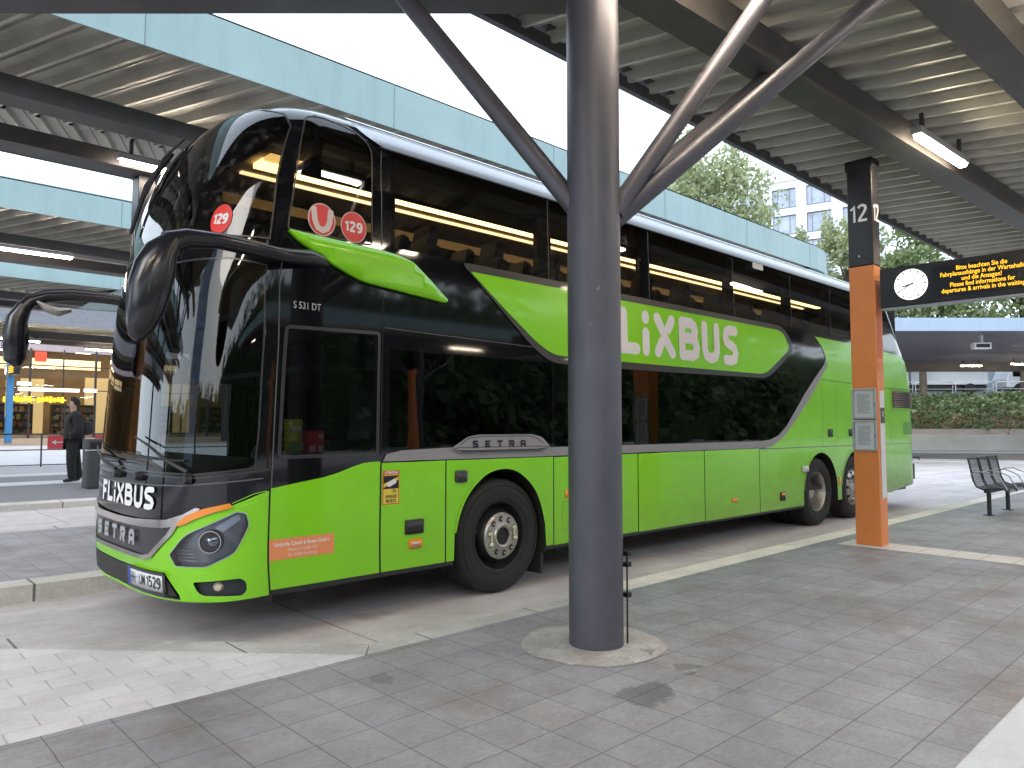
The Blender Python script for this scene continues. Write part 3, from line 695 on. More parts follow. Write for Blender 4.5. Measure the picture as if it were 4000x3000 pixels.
def canopy(label, ya, yb, x0, x1, z, fh, fm, beams, dx1=-.33, dx2=.5, round_end=True, yr=None, posts=(), lamps=(), dk=None, zb=None, trees=()):
    t = thing('platform_canopy', label, 'canopy', ((x0+x1)/2, (ya+yb)/2, .15))
    yr = yr if yr is not None else ya+(yb-ya)*.72; dk = dk or DECK
    d = MB(); deck(d, ya+.04, z+.03, yr, z+.10, x0+2, x1-.3, dx1, dep=.11); d.make('roof_sheet', dk, t)
    d = MB(); deck(d, yr+.01, z+.10, yb-.04, z+.04, x0, x1-.3, dx2, dep=.07); d.make('roof_sheet', dk, t)
    mid = (ya+yb)/2; hw = (yb-ya)/2
    end = [(x1+hw*1.3*math.sin(a), mid-hw*math.cos(a)) for a in [math.pi*k/28 for k in range(29)]] if round_end else [(x1,ya),(x1,yb)]
    path = [(x0,ya)]+end+[(x0,yb)]
    mb = MB(); v = []; 
    for x, y in path: v += [(x,y,z),(x,y,z+fh)]
    mb.add(v, [(2*i,2*i+2,2*i+3,2*i+1) for i in range(len(path)-1)]); mb.add([(x,y,z+fh-.02) for x,y in path], [tuple(range(len(path)))])
    if round_end: mb.add([(x,y,z+.02) for x,y in end], [tuple(range(len(end)))])
    fo = mb.make('fascia', fm, t)
    so_ = fo.modifiers.new('s','SOLIDIFY'); so_.thickness = .02
    g = MB(); x = x0+2.95+.6
    while x < x1+.4: g.box((x-.004,ya-.004,z+.004),(x+.004,ya+.001,z+fh-.004)); x += 2.95
    g.make('panel_joint', mat('joint_shadow', (.16,.24,.25), .8), t)
    for (y, w_, h) in beams: beam(MB(), (x0,y), (x1-.6,y), w_, h, (zb or z-.28)).make('long_beam', BEAM, t)
    for (x,y) in posts:
        MB().lathe([(0,.15),(.17,.15),(.17,z),(0,z)], 24, Matrix.Translation((x,y,0))).make('column', STEEL, t, True)
        for sx, sy in ((1,.1),(-1,.1),(.9,-.6),(-.9,-.6)):
            MB().tube([(x,y,z-2.2),(x+2.4*sx,y+1.6*sy,z-.2)], .06, 10).make('strut', STEEL, t, True)
    return t
canopy('teal-edged canopy over the platform behind the bus, rounded at its far end', 2.62, 7.0, -9, 15.4, 5.3, .58, TEAL, [(3.95,.36,.20),(5.45,.40,.20)], posts=[(6.5,4.9),(13.0,4.9),(-5,5.2)], yr=5.6, zb=4.9)
lamp_at('white strip light left of the upper windscreen', 1.50, 5.08, 4.90, 1.15, m=TUBEW)
for x in (6.0,11): lamp_at('strip light under the canopy behind the bus', x, 5.0, 4.92, 1.15, m=TUBEW)
canopy('second teal-edged canopy seen left of the upper deck', 10.05, 14.6, -16, 21, 5.3, .55, TEAL, [(11.4,.36,.20),(12.9,.40,.20)], posts=[(9,12.5),(-6,12.5)], yr=13.0, zb=4.92)
for i,(x,l) in enumerate(((1.15,1.25),(.0,1.1),(7,1.3),(11.5,1.3))): lamp_at('white strip light under the second teal-edged canopy, %s' % ['long one left of the mirror','at the left edge','behind the windscreen','behind the driver window'][i], x, 11.35, 4.83, l, m=TUBEW)
canopy('third teal-edged canopy, lowest at the left edge', 17.0, 21.6, -20, 4.2, 5.3, .56, TEAL, [(18.4,.36,.20),(19.9,.40,.20)], yr=20.0, zb=4.92)
canopy('grey canopy with corrugated edge before the lit hall', 27.0, 33.5, -20, 30, 5.35, .95, mat('grey_corrugated_fascia', (.22,.22,.24), .5, metal=.3, var=.15, vs=6), [(29.5,.3,.3),(31.6,.3,.3)], round_end=False, posts=[(12.6,30.3),(22,30.3)])
lamp_at('slanting strip light beside the left mirror', 3.8, 29.0, 4.9, 1.8, R(20), TUBE)
lamp_at('strip light low at the left edge above the small sign', 3.6, 31.5, 4.7, 1.6, 0, TUBE)
lamp_at('strip light before the hall right of the mirror', 7.5, 31.0, 4.9, 1.6, 0, TUBE)
# ---- pale blue canopy at the right, turned to face the loop
c6 = thing('platform_canopy', 'pale blue edged canopy at the right beyond the bus rear', 'canopy', (*at(2100,31),0))
def Q(l, dpt, z): p = Vector(CAM[:2])+f_*dpt+r_*l; return (p.x,p.y,z)
def qbox(mb, l0,l1,d0,d1,z0,z1):
    v = [Q(l,dd,z) for z in (z0,z1) for l,dd in ((l0,d0),(l1,d0),(l1,d1),(l0,d1))]
    return mb.add(v, [(0,3,2,1),(4,5,6,7),(0,1,5,4),(1,2,6,5),(2,3,7,6),(3,0,4,7)])
qbox(MB(), 10, 42, 28.9, 29.0, 5.32, 5.84).make('fascia', BLUEF, c6)
mb = MB(); V = []; n = 90
for k in range(n):
    l = 8+k*.38
    for (a, h) in ((0,.0),(.03,.09),(.30,.09),(.33,0)): V.append((l+a, h))
m_ = len(V); P = [Q(a,29.02,5.32+h) for a,h in V]+[Q(a-9,41.0,5.02+h) for a,h in V]
mb.add(P, [(i,i+1,m_+i+1,m_+i) for i in range(m_-1)]).make('roof_sheet', mat('grey_sheet', (.20,.20,.225), .5, metal=.3, var=.1), c6)
qbox(MB(), 0, 42, 40.0, 40.4, 4.55, 5.1).make('long_beam', BEAM, c6)
qbox(MB(), -1, 42, 29.01, 42, 5.75, 5.8).make('roof_skin', BEAM, c6)
for (l,dpt) in ((17.8,36.),(33,36)):
    MB().lathe([(0,0),(.18,0),(.18,5.3),(0,5.3)], 20, Matrix.Translation(Q(l-1.8,dpt,0))).make('column', STEEL, c6, True)
    for s in (-2.2,2.2): MB().tube([Q(l-1.8,dpt,3.6), Q(l-1.8+s,dpt,5.2)], .07, 8).make('strut', STEEL, c6, True)
qbox(MB(), 19.0,19.7,30.0,30.25, 4.72,4.98).make('hanging_sign', PANELW, c6)
o = c6.children[-1] if c6.children else None
qbox(MB(), 19.07,19.63,29.985,29.995, 4.78,4.92).make('hanging_sign_face', SIGNBK, c6)
qbox(MB(), 19.3,19.4,30.05,30.2, 4.98,5.3).make('sign_rod', PANELW, c6)
a = Q(24.6,36,0); b = Q(28.5,37.5,0)
lamp_at('long warm strip light under the pale blue canopy', (a[0]+b[0])/2, (a[1]+b[1])/2, 4.6, 4.2, math.atan2(b[1]-a[1], b[0]-a[0]))
lamp_at('short strip light under the pale blue canopy', *Q(22.6,36,4.55)[:2], 4.5, 1.0, R(-43))
a = Q(20.5,25.8,0)

# ================================================================== SIGN PILLAR 12
def pillar(label, x, y, z0, num, body, sgn=1, group='platform pillars with numbers', detail=True, top=4.72):
    t = thing('platform_pillar', label, 'pillar', (x,y,z0), 0, group)
    W_, D_ = .22, .29   # x size, y size; local origin = near corner (-x,-y)
    MB().box((0,0,0),(W_,D_,3.28)).make('lower_casing', body, t, world=False, bevel=.012)
    MB().box((.001,.001,3.282),(W_-.001,D_-.001,top-z0-.10)).make('upper_casing', SIGNBK, t, world=False, bevel=.012)
    MB().box((-.012,-.012,top-z0-.12),(W_+.012,D_+.012,top-z0)).make('cap', SIGNBK, t, world=False, bevel=.006)
    def fx(a, b, d=.003): return (-d, D_-a, b)          # on the -x face, a runs to the right
    def fy(a, b, d=.003): return (a, -d, b)             # on the -y face
    def part(name, lines, fn, m, d=.004):
        o = mapped_text(name, lines, fn, m, None, d); o.parent = t; return o
    def dig(name, cx, z, h, sw, sx, fn, d=.004): o = mapped(name, digits(num, cx, z, h, sw, sx), fn, WHITE, None, .5, d); o.parent = t
    if num: dig('number', D_/2-.005, 3.815, .205, .15, 1.0, fx)
    if num: dig('number', W_/2, 3.815, .205, .15, .78, fy)
    if detail:
        MB().lathe([(0,-.012),(.012,-.012),(.012,0),(0,0)], 12, Matrix.Translation((-.0,D_*.55,3.40))@Matrix.Rotation(R(90),4,'Y')).make('screw', ALU, t, world=False)
        for z in (1.10, 1.47):
            fr = MB()
            for (a,b,c,e) in ((-.0,0,.275,.022),(0,.335,.275,.357),(0,.022,.022,.335),(.253,.022,.275,.335)): fr.box((-.028,D_-.003-c,z+b),(-.002,D_-.003-a,z+e))
            f = fr.make('notice_frame', ALU, t, world=False, bevel=.004)
            MB().box((-.012,D_-.25,z+.02),(-.003,D_-.03,z+.335)).make('notice_sheet', PAPER, f, world=False)
            ln = MB(); rr = random.Random(int(z*100))
            for k in range(20):
                l = .035+.10*rr.random() if k % 6 == 5 else .135+.02*rr.random()
                ln.box((-.0135,D_-.06-l,z+.285-k*.0115),(-.0125,D_-.06,z+.290-k*.0115))
            ln.make('print', mat('grey_print', (.25,.27,.30), .7), f, world=False)
            MB().box((-.032,D_-.268,z+.16),(-.0285,D_-.258,z+.18)).make('lock', BLKM, f, world=False)
        MB().box((.04,-.008,.55),(.18,-.001,1.80)).make('info_panel', PANELW, t, world=False, bevel=.003)
        ip = t.children[-1] if t.children else None
        MB().box((.048,-.011,1.42),(.172,-.0085,1.60)).make('number_plate', mat('brown_plate', (.05,.03,.02), .4), t, world=False)
        dig('plate_number', .11, 1.50, .06, .16, .9, fy, .013)
        for z, m in ((1.20, mat('blue_button', (.05,.07,.12), .4)), (1.02, mat('red_button', (.55,.09,.10), .4)), (.80, mat('blue_button', (.05,.07,.12), .4))):
            MB().lathe([(0,-.014),(.036,-.014),(.040,-.008),(0,-.008)], 24, Matrix.Translation((.11,0,z))@Matrix.Rotation(R(-90),4,'X')@Matrix.Diagonal((1,1,-1,1))).make('call_button', m, t, world=False)
        MB().box((.04,-.004,2.18),(.18,-.001,3.05)).make('speaker_grille', mat('red_orange', (.60,.13,.04), .5), t, world=False)
        MB().box((.05,-.006,2.03),(.17,-.001,2.13)).make('sensor_plate', mat('orange_plate', (.70,.22,.09), .5), t, world=False)
    return t
pillar('orange pillar with black top numbered 12 beside the bus rear', 7.16, -1.75, .15, '12', ORANGE)
pillar('pillar numbered 11 beyond the bus front, orange seen through the windscreen', 1.25, 5.45, .15, '11', ORANGE, top=5.02, detail=False)
pillar('bright blue pillar at the left edge before the lit hall', 3.72, 29.9, .88, '', mat('blue_paint', (.07,.28,.60), .45, var=.06), top=5.3, detail=False)
bp = MB().box((3.70,29.95,1.9),(3.712,30.14,3.4)).make('notice_board', PANELW); tag(bp, 'white notice board on the blue pillar', 'notice board')
tag(MB().box((3.688,29.99,2.95),(3.696,30.10,3.1)).make('notice_square', SIGNBK), 'small black square notice on the blue pillar', 'notice')
# display boards
def display(label, x, y, z, ln, lines, group='departure boards', brand=True, clock=True):
    """faces -x; right edge of the picture = -y"""
    t = thing('departure_board', label, 'sign', (x,y,z), 0, group)
    MB().box((0,-ln,0),(.17,0,.46)).make('casing', SIGNBK, t, world=False, bevel=.008)
    MB().box((-.012,-ln,-.022),(.10,-.02,-.002)).make('light_ledge', mat('ledge', (.35,.36,.38), .4, metal=.5), t, world=False)
    MB().box((-.0045,-ln+.1,.055),(-.0015,-.56,.40)).make('screen', mat('screen_black', (.006,.006,.007), .25), t, world=False)
    def fx(a, b, d=.003): return (-d, -a, b)
    if lines:
        o = mapped_text('message', lines, fx, LED, None, .007); o.parent = t
    else:
        for k in range(4): MB().box((-.012,-ln+.25+.07*(k%2),.10+k*.075),(-.007,-.62-.05*(k%3),.135+k*.075)).make('text_line', LED, t, world=False)
    if clock:
        M = Matrix.Translation((-.002,-.335,.24)) @ Matrix.Rotation(R(-90), 4, 'Y')
        c = MB().lathe([(0,.012),(.168,.012),(.175,.006),(.175,0),(0,0)], 48, M).make('clock_face', FACE, t, True, world=False)
        tk = MB()
        for k in range(60):
            a = 2*math.pi*k/60; r0 = .135 if k % 5 == 0 else .155; w_ = .0062 if k % 5 == 0 else .0016
            u = Vector((0, math.sin(a), math.cos(a))); n = Vector((0, math.cos(a), -math.sin(a))); c0 = Vector((-.0155,-.335,.24))
            tk.add([c0+u*r0-n*w_, c0+u*r0+n*w_, c0+u*.165+n*w_, c0+u*.165-n*w_], [(0,1,2,3)])
        tk.make('tick', SIGNBK, c, world=False)
        for (deg, l, w_, back) in ((258, .095, .0085, .03), (240, .14, .006, .03)):
            a = R(deg); u = Vector((0, -math.sin(a), math.cos(a))); n = Vector((0, math.cos(a), math.sin(a))); c0 = Vector((-.0165-(.001 if l > .1 else 0),-.335,.24))
            MB().add([c0-u*back-n*w_, c0-u*back+n*w_, c0+u*l+n*w_*.8, c0+u*l-n*w_*.8], [(0,1,2,3)]).make('hand', SIGNBK, c, world=False)
    if brand:
        o = mapped_text('maker_mark', [('LUMINO', .66, .025, .028, 0, 'LEFT', 1)], fx, mat('mark_grey', (.2,.2,.22), .6), None, .006); o.parent = t
    return t
MSG = ['Bitte beachten Sie die','Fahrplanaushänge in der Wartehalle','und die Ansagen!','Please find informations for','departures & arrivals in the waiting']
LN = [(s, 1.03, .335-i*.0600, .068, .0003, 'CENTER', .80) for i, s in enumerate(MSG)]
display('black departure board with lit clock and amber text beside the orange pillar', 7.19, -1.80, 2.90, 2.6, LN, brand=False)
display('small far departure board with amber text at the left edge', 3.75, 30.9, 3.55, 2.2, [], brand=False)

# ================================================================== BENCH
bt = thing('bench', 'dark wire mesh bench with three seats on the platform at the right', 'bench', (12.1,-1.75,.15))
MESH = mat('wire_mesh', (.045,.05,.056), .5, metal=.4)
prof = [(.23,.88),(.21,.80),(.185,.66),(.165,.54),(.12,.44),(.03,.40),(-.05,.42),(-.18,.43),(-.27,.41),(-.30,.37)]
for k in range(3):
    x0 = 11.42+k*.56; mb = MB()
    # slat grid: thin bars across, three side rails
    P = []
    for i in range(len(prof)-1):
        a = Vector(prof[i]); b = Vector(prof[i+1]); n = max(1, int((b-a).length/.022))
        for j in range(n): P.append(a.lerp(b, j/n))
    for p in P: mb.tube([(x0, -1.75+p.x, .15+p.y), (x0+.52, -1.75+p.x, .15+p.y)], .0052, 4, False)
    for q in range(9):
        xx = x0+.52*q/8; mb.tube([(xx, -1.75+a, .15+b) for a,b in prof], .012 if q in (0,8) else .005, 5)
    mb.make('seat', MESH, bt)
for x in (11.38, 11.94, 12.50, 13.08):
    MB().tube([(x,-1.75+.19,.15+.62),(x,-1.75+.12,.15+.67),(x,-1.75-.02,.15+.68),(x,-1.75-.2,.15+.60),(x,-1.75-.30,.15+.42)], .009, 8).make('armrest', ALU, bt, True)
MB().box((11.45,-1.80,.50),(13.1,-1.72,.545)).make('seat_rail', MESH, bt)
for x in (11.56, 12.67):
    l = MB().tube([(x,-1.76,.15),(x,-1.76,.50)], .032, 14).make('leg', MESH, bt, True)
    MB().box((x-.07,-1.83,.151),(x+.07,-1.69,.16)).make('foot_plate', MESH, l)

# ================================================================== LEFT BACKGROUND
# litter bin, railing, hall
b = thing('litter_bin', 'dark grey litter bin between the standing man and the bus', 'bin', (2.62,12.55,.24))
MB().prism(rounded([(-.22,-.2),(.22,-.2),(.22,.2),(-.22,.2)], .08), 0, .78, Matrix.Translation((2.62,12.55,.24))).make('body', mat('bin_grey', (.045,.05,.052), .5, var=.15), b, bevel=.01)
MB().prism(rounded([(-.23,-.21),(.23,-.21),(.23,.21),(-.23,.21)], .08), .80, 1.03, Matrix.Translation((2.62,12.55,.24))).make('hood', mat('bin_grey'), b, bevel=.02)
MB().box((2.45,12.33,1.06),(2.79,12.337,1.20)).make('slot', SIGNBK, b)
DR = mat('dark_rail', (.05,.05,.055), .5)
rl = thing('pedestrian_railing', 'dark railing with red arrow panels behind the standing man', 'railing', (5,21.3,.3))
mb = MB()
for z in (1.30,.82,.36): mb.tube([(-8,21.3,z),(14,21.3,z)], .025 if z > 1 else .018, 6)
mb.make('rail', DR, rl)
for k in range(16): MB().tube([(-3.6+k*1.15,21.3,.3),(-3.6+k*1.15,21.3,1.30)], .025, 6).make('post', DR, rl)
REDP = mat('red_panel', (.60,.06,.07), .5)
for x0, x1, s in ((3.45,4.25,'←'),(4.75,5.4,'→')):
    p = MB().box((x0,21.25,.84),(x1,21.27,1.25)).make('arrow_panel', REDP, rl)
    c = (x0+x1)/2-.1; dr = -1 if s == '←' else 1; a = MB()
    a.add([(c-.13,21.243,1.035),(c+.13,21.243,1.035),(c+.13,21.243,1.06),(c-.13,21.243,1.06)], [(0,1,2,3)])
    a.add([(c+dr*.20,21.243,1.047),(c+dr*.07,21.243,1.12),(c+dr*.10,21.243,1.047),(c+dr*.07,21.243,.975)], [(0,1,2,3)])
    a.make('arrow', WHITE, p)
# lit waiting hall
hl = thing('waiting_hall', 'brightly lit glass fronted waiting hall at the left', 'building', (8,38,.95))
HW_ = mat('hall_wall', (.34,.26,.17), .8, var=.25, vs=.6); HF = mat('hall_floor', (.35,.28,.22), .4)
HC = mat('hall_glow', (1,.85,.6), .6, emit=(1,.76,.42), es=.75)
for q in (((-12,37.6,.95),(26,37.7,1.15)), ((-12,46,.95),(26,46.2,7.2)), ((-12,37.6,7.0),(26,46,7.25)), ((-12.2,37.6,.95),(-12,46.2,7.25)), ((26,37.6,.95),(26.2,46.2,7.25))): MB().box(*q).make('wall', HW_, hl)
MB().box((-12,37.7,5.95),(26,46,6.0)).make('ceiling', mat('hall_ceiling', (.50,.42,.36), .8), hl)
MB().box((-12,37.75,.96),(26,46,1.0)).make('floor', HF, hl)
MB().box((6.2,37.3,6.0),(26,37.55,6.45)).make('red_beam', mat('red_beam', (.32,.07,.05), .5), hl)
MB().box((-12,37.55,5.3),(26,37.58,6.0)).make('upper_panel', mat('pinkish_panel', (.50,.42,.44), .7, var=.1, vs=1.5), hl)
for k, x in enumerate([v*1.45 for v in range(-7, 18)]):
    MB().box((x,37.5,.95),(x+(.09 if k%2 else .05),37.62,5.4)).make('mullion', DR, hl)
for z in (3.35,4.55): MB().box((-12,37.5,z),(26,37.6,z+.05)).make('transom', DR, hl)
LMP = mat('hall_lamp', (1,.9,.7), .5, emit=(1,.80,.50), es=11)
rr = random.Random(21)
for k in range(24):
    x = rr.uniform(-9, 24); y = rr.uniform(38.6, 45); ln = rr.uniform(.5,1.6); MB().box((x,y,5.82),(x+ln,y+.25,5.9)).make('ceiling_lamp', LMP, hl)
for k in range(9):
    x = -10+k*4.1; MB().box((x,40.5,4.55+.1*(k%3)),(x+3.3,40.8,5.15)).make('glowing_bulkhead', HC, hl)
for (x,w2,y,h) in ((6.4,1.1,43,4.2),(9.3,1.3,41.8,4.3),(13.5,2,43,4.2),(-2,2,42,4)):
    MB().box((x,y,1.0),(x+w2,y+.2,h)).make('inner_wall', mat('lit_cream_wall', (.60,.48,.28), .7, emit=(1,.74,.34), es=.28), hl)  # warm hall light put into these walls as a faint emission
goods = [mat('goods_%d' % i, c, .6) for i, c in enumerate([(.5,.08,.05),(.08,.25,.10),(.55,.40,.08),(.10,.12,.3),(.5,.45,.4),(.25,.12,.06)])]
for (x0, w2, y) in ((4.0,2.4,39.6),(7.3,2.0,39.9),(10.6,2.6,39.2),(15,2.6,39.6),(0,3,39.4)):
    sf = MB().box((x0,y+.02,1.0),(x0+w2,y+.5,2.7)).make('shop_shelf', mat('dark_shelf', (.05,.04,.03), .6), hl)
    for gi, gm in enumerate(goods):
        g = MB()
        for k in range(14):
            gx = x0+rr.uniform(0, w2-.2); gz = 1.15+.38*rr.randrange(4); g.box((gx,y-.06-.01*gi,gz),(gx+rr.uniform(.08,.3),y+.01,gz+rr.uniform(.1,.28)))
        o = g.make('goods_row', gm, sf); o['kind'] = 'stuff'
MB().box((4.2,37.46,2.95),(7.4,37.49,3.0)).box((7.36,37.46,1.0),(7.42,37.49,3.0)).make('door_frame', DR, hl)
LW = mat('lit_white', (.8,.8,.85), .5, emit=(.95,.93,1), es=.9)
for (a_, b_, z) in ((5.3,5.9,3.55),(5.35,8.0,3.28),(8.2,8.8,3.3)): MB().box((a_,37.45,z),(b_,37.49,z+.17)).make('white_sign', LW, hl)
LY = mat('lit_yellow', (.9,.6,.02), .5, emit=(1,.62,.02), es=1.)
for x_, w_2 in ((4.75,1.3),(6.15,1.25)):
    g = MB()
    for k in range(int(w_2/.17)): g.box((x_+k*.17,37.40,2.72+.03*(k%3)),(x_+k*.17+.13,37.42,2.97+.02*((k*5)%4)))
    g.box((x_,37.405,2.82),(x_+w_2,37.415,2.88)).make('yellow_sign', LY, hl)
MB().box((6.0,37.45,4.75),(6.5,37.48,5.25)).make('red_sign', mat('red_sign', (.7,.06,.03), .5, emit=(1,.1,.04), es=.3), hl)
fg_ = MB().add([(-12,37.64,1.15),(26,37.64,1.15),(26,37.64,6),(-12,37.64,6)], [(0,1,2,3)]).make('glass_front', glass('hall_glass', (.86,.88,.88), 1., .03, .6), hl)
# dark tower for the windscreen to mirror, beyond the left edge
block('office_tower', 'pale blue tower beyond the left edge, mirrored in the windscreen', (-55,17), R(-90), 13, 51.5, 14, 3.4, 3.1, mat('tower_blue', (.20,.30,.44), .5, var=.05), PANE, first=.6, ww=2.2, wh=2.2)
# woodland added out of view, blocking bright sky from the coach's reflections
rnd = random.Random(9); mb = MB()
mb.box((-70,-44,0),(130,-39,13))
for k in range(520):
    x = rnd.uniform(-60, 125); y = rnd.uniform(-39,-34); z = rnd.uniform(.3, 13.5); leaves(mb, (x,y,z), (2.6,1.6,1.8), 34, 1.0, rnd)
def wood_screen(a, b, n, h=13.5):
    a = Vector(a); b = Vector(b); nn = Vector((-(b-a).y, (b-a).x)).normalized()
    P = [a+nn*-3, b+nn*-3, b+nn*1, a+nn*1]; mb.prism([tuple(p) for p in P], 0, h-.8)
    for k in range(n):
        p = a.lerp(b, rnd.random())+nn*rnd.uniform(-4, 2); leaves(mb, (p.x,p.y,rnd.uniform(.3,h)), (2.6,2,1.8), 30, 1.1, rnd)
wood_screen((125,-39),(150,-6),120); wood_screen((-70,-40),(-72,25),220, 11); wood_screen((-72,25),(-60,52),90, 9)
tag(mb.make('woodland_screen', LEAF3), 'dark wooded edge added behind the photographer to block sky reflections', 'trees', None, 'stuff')
canopy('teal-edged canopy behind the photographer, mirrored in the bus side', -19.0, -13.6, -10, 30, 5.2, .5, TEAL, [(-15.5,.32,.30),(-17.2,.32,.30)], posts=[(2,-16.4),(14,-16.4)])
for x in (-3,3,9,15,21): lamp_at('strip light under the canopy behind the photographer', x, -15.0, 4.8, 1.4)
sheet('platform', [(-10,-18.4),(30,-18.4),(30,-14.2),(-10,-14.2)], .15, FARD, thick=.16)
pillar('orange pillar on the platform behind the photographer, mirrored in the bus side', 6.2, -15.2, .15, '', ORANGE, detail=False, top=4.9)
pillar('second orange pillar on the platform behind the photographer', 12.6, -15.2, .15, '', ORANGE, detail=False, top=4.9)

# ================================================================== THE COACH
# body surface: u runs along the side (u = metres from the front) and round the front corner, v = height
HW=1.275
def lerp(tab,v):
    if v<=tab[0][0]: return tab[0][1]
    for (a,b),(c,d) in zip(tab,tab[1:]):
        if v<=c: return b+(d-b)*(v-a)/(c-a)
    return tab[-1][1]
def smooth(tab,v):
    # average for rounding kinks
    return sum(lerp(tab,v+d) for d in (-.08,-.04,0,.04,.08))/5
FT=[(.3,0),(.6,-.025),(1.0,-.02),(1.3,-.01),(2.0,.025),(2.6,.07),(3.0,.145),(3.4,.23),(3.65,.32),(3.85,.41),(4.05,.52),(4.3,.76)]
AT=[(1.2,3.9),(2.2,3.5),(3.0,3.25),(3.7,3.3)]
RT=[(.3,0),(2.3,.05),(2.8,.25),(3.4,.75),(3.9,1.2),(4.3,1.5)]
IT=[(.3,.0),(2.2,.0),(3.7,.04)]
R0=.32; V0=3.76
def prof(v):
    """inset, z"""
    if v<=V0: return smooth(IT,v), v
    th=min((v-V0)/R0,math.pi/2)
    return smooth(IT,V0)+R0*(1-math.cos(th)), V0+R0*math.sin(th)
VT=V0+R0*math.pi/2
D0=.575
# front table: from centre (t=0) to side (t=1)
def _tab():
    pts=[]
    for i in range(401):
        a=i/400*math.pi/2
        t=math.sin(a)**.5 ; dx=D0*(1-math.cos(a))  # |t|^4 + (1-dx/D0)^2 = 1
        pts.append((t,dx))
    L=[0]
    for (t0,x0),(t1,x1) in zip(pts,pts[1:]): L.append(L[-1]+math.hypot((t1-t0)*HW,x1-x0))
    return pts,L
PT,LT=_tab(); LF=LT[-1]
def fcurve(s):
    s=max(0,min(LF,s)); i=min(len(LT)-2,max(0,bisect.bisect_right(LT,s)-1))
    k=(s-LT[i])/max(1e-9,LT[i+1]-LT[i])
    return PT[i][0]+(PT[i+1][0]-PT[i][0])*k, PT[i][1]+(PT[i+1][1]-PT[i][1])*k
UC=D0-LF     # u at front centre
UR=13.55     # rear corner start
DR=.30
def S(u,v):
    far=False
    if u<UC: u=2*UC-u; far=True
    ins,z=prof(v); W=HW-ins; F=smooth(FT,v); R=smooth(RT,v)
    if u<D0:
        t,_=fcurve(u-UC); x=F+D0*(1-math.sqrt(max(0,1-t**lerp(AT,v)))); yc=-W*t
    else:
        b=max(0,1-(u-D0)/1.6); b=b*b*(3-2*b)
        x=u+F*b; yc=-W
        rb=max(0,min(1,(u-10.5)/3.0))
        if u>UR:
            a=min(1.,(u-UR)/.45)*math.pi/2
            x=UR+DR*math.sin(a)+.15*math.sin(a); yc=-W+DR*(1-math.cos(a))*1.0
        x-=R*rb*rb
    if far: yc=-yc
    return (x,HW+yc,z)
def SN(u,v,d=0.):
    e=.01
    p=S(u,v); a=S(u+e,v); b=S(u-e,v); c=S(u,v+e); g=S(u,v-e)
    du=[a[i]-b[i] for i in range(3)]; dv=[c[i]-g[i] for i in range(3)]
    n=(du[1]*dv[2]-du[2]*dv[1], du[2]*dv[0]-du[0]*dv[2], du[0]*dv[1]-du[1]*dv[0])
    l=math.sqrt(sum(k*k for k in n)) or 1
    return tuple(p[i]+n[i]/l*d for i in range(3))

bus = thing('coach', 'lime green and black double-deck coach parked at the platform', 'bus', (7.0,1.275,0))
UE = 14.0
def near(u, v, d=0.): return SN(u, v, d)
def far(u, v, d=0.):
    p = SN(u, v, d); return (p[0], 2.55-p[1], p[2])
def UX(x, v):
    lo, hi = -.6, x+.05
    for _ in range(30):
        m_ = (lo+hi)/2
        if S(m_, v)[0] < x: lo = m_
        else: hi = m_
    return lo
def nx(x, v, d=0.): return SN(UX(x, v) if x < 2.3 and v > 1.8 else x, v, d)
def conv(poly, step=.12):
    out = []
    for i in range(len(poly)):
        a = Vector(poly[i]); b = Vector(poly[(i+1)%len(poly)]); n = max(1, int(math.ceil((b-a).length/step))) if a.x < 2.3 else 1
        for j in range(n):
            p = a.lerp(b, j/n); out.append((UX(p.x, p.y) if p.x < 2.3 and p.y > 1.8 else p.x, p.y))
    return out
def mir(pts): return [(2*UC-u, v) for u, v in reversed(pts)]
def sym(pts): return list(pts)+mir(pts)
def patch(name, outline, m, holes=(), d=.004, fn=near, parent=None, step=.11, label=None, smooth=True):
    v, f = fill2d(outline, holes, step)
    o = obj(name, [fn(a, b, d) for a, b in v], f, m, parent or bus, smooth)
    if fn is far: o.data.flip_normals()
    if label: o['label'] = label
    return o
def rim_patch(name, outline, m, w=.012, d=.006, fn=near, parent=None):
    """thin frame round an outline"""
    c = Vector((sum(p[0] for p in outline)/len(outline), sum(p[1] for p in outline)/len(outline)))
    n = len(outline); inner = []
    for i in range(n):
        a = Vector(outline[i-1]); p = Vector(outline[i]); b = Vector(outline[(i+1)%n])
        t = ((p-a).normalized()+(b-p).normalized()); t = t.normalized() if t.length > 1e-6 else (b-p).normalized()
        nn = Vector((-t.y, t.x)); inner.append(tuple(p+nn*w*(1 if nn.dot(c-p) > 0 else -1)))
    return patch(name, outline, m, [inner], d, fn, parent)
def seam(pts, wd=.012, name='panel_gap', d=.0065, fn=near, m=None):
    return patch(name, stroke(pts, wd, False), m or GAP, (), d, fn, None, .15)
ARC1 = [(2.275,.30),(2.285,.61),(2.33,.78),(2.41,.92),(2.52,1.03),(2.64,1.11),(2.76,1.145),(2.89,1.155),(3.02,1.13),(3.13,1.07),(3.23,.99),(3.31,.89),(3.37,.76),(3.41,.61),(3.43,.30)]
def chaikin(P, n=2):
    for _ in range(n):
        Q_ = [P[0]]
        for a, b in zip(P, P[1:]): Q_ += [(a[0]*.75+b[0]*.25, a[1]*.75+b[1]*.25), (a[0]*.25+b[0]*.75, a[1]*.25+b[1]*.75)]
        P = Q_+[P[-1]]
    return P
ARC1 = [ARC1[0], ARC1[1]]+chaikin(ARC1[1:-1])[1:-1]+[ARC1[-2], ARC1[-1]]
def archp(c, r=.60): return [(c-r,.30)]+[(c+r*math.cos(R(a)), .53+(.61)*math.sin(R(a))) for a in range(175, 0, -12)]+[(c+r,.30)]
ARC2 = archp(9.57, .60); ARC3 = archp(10.93, .60)
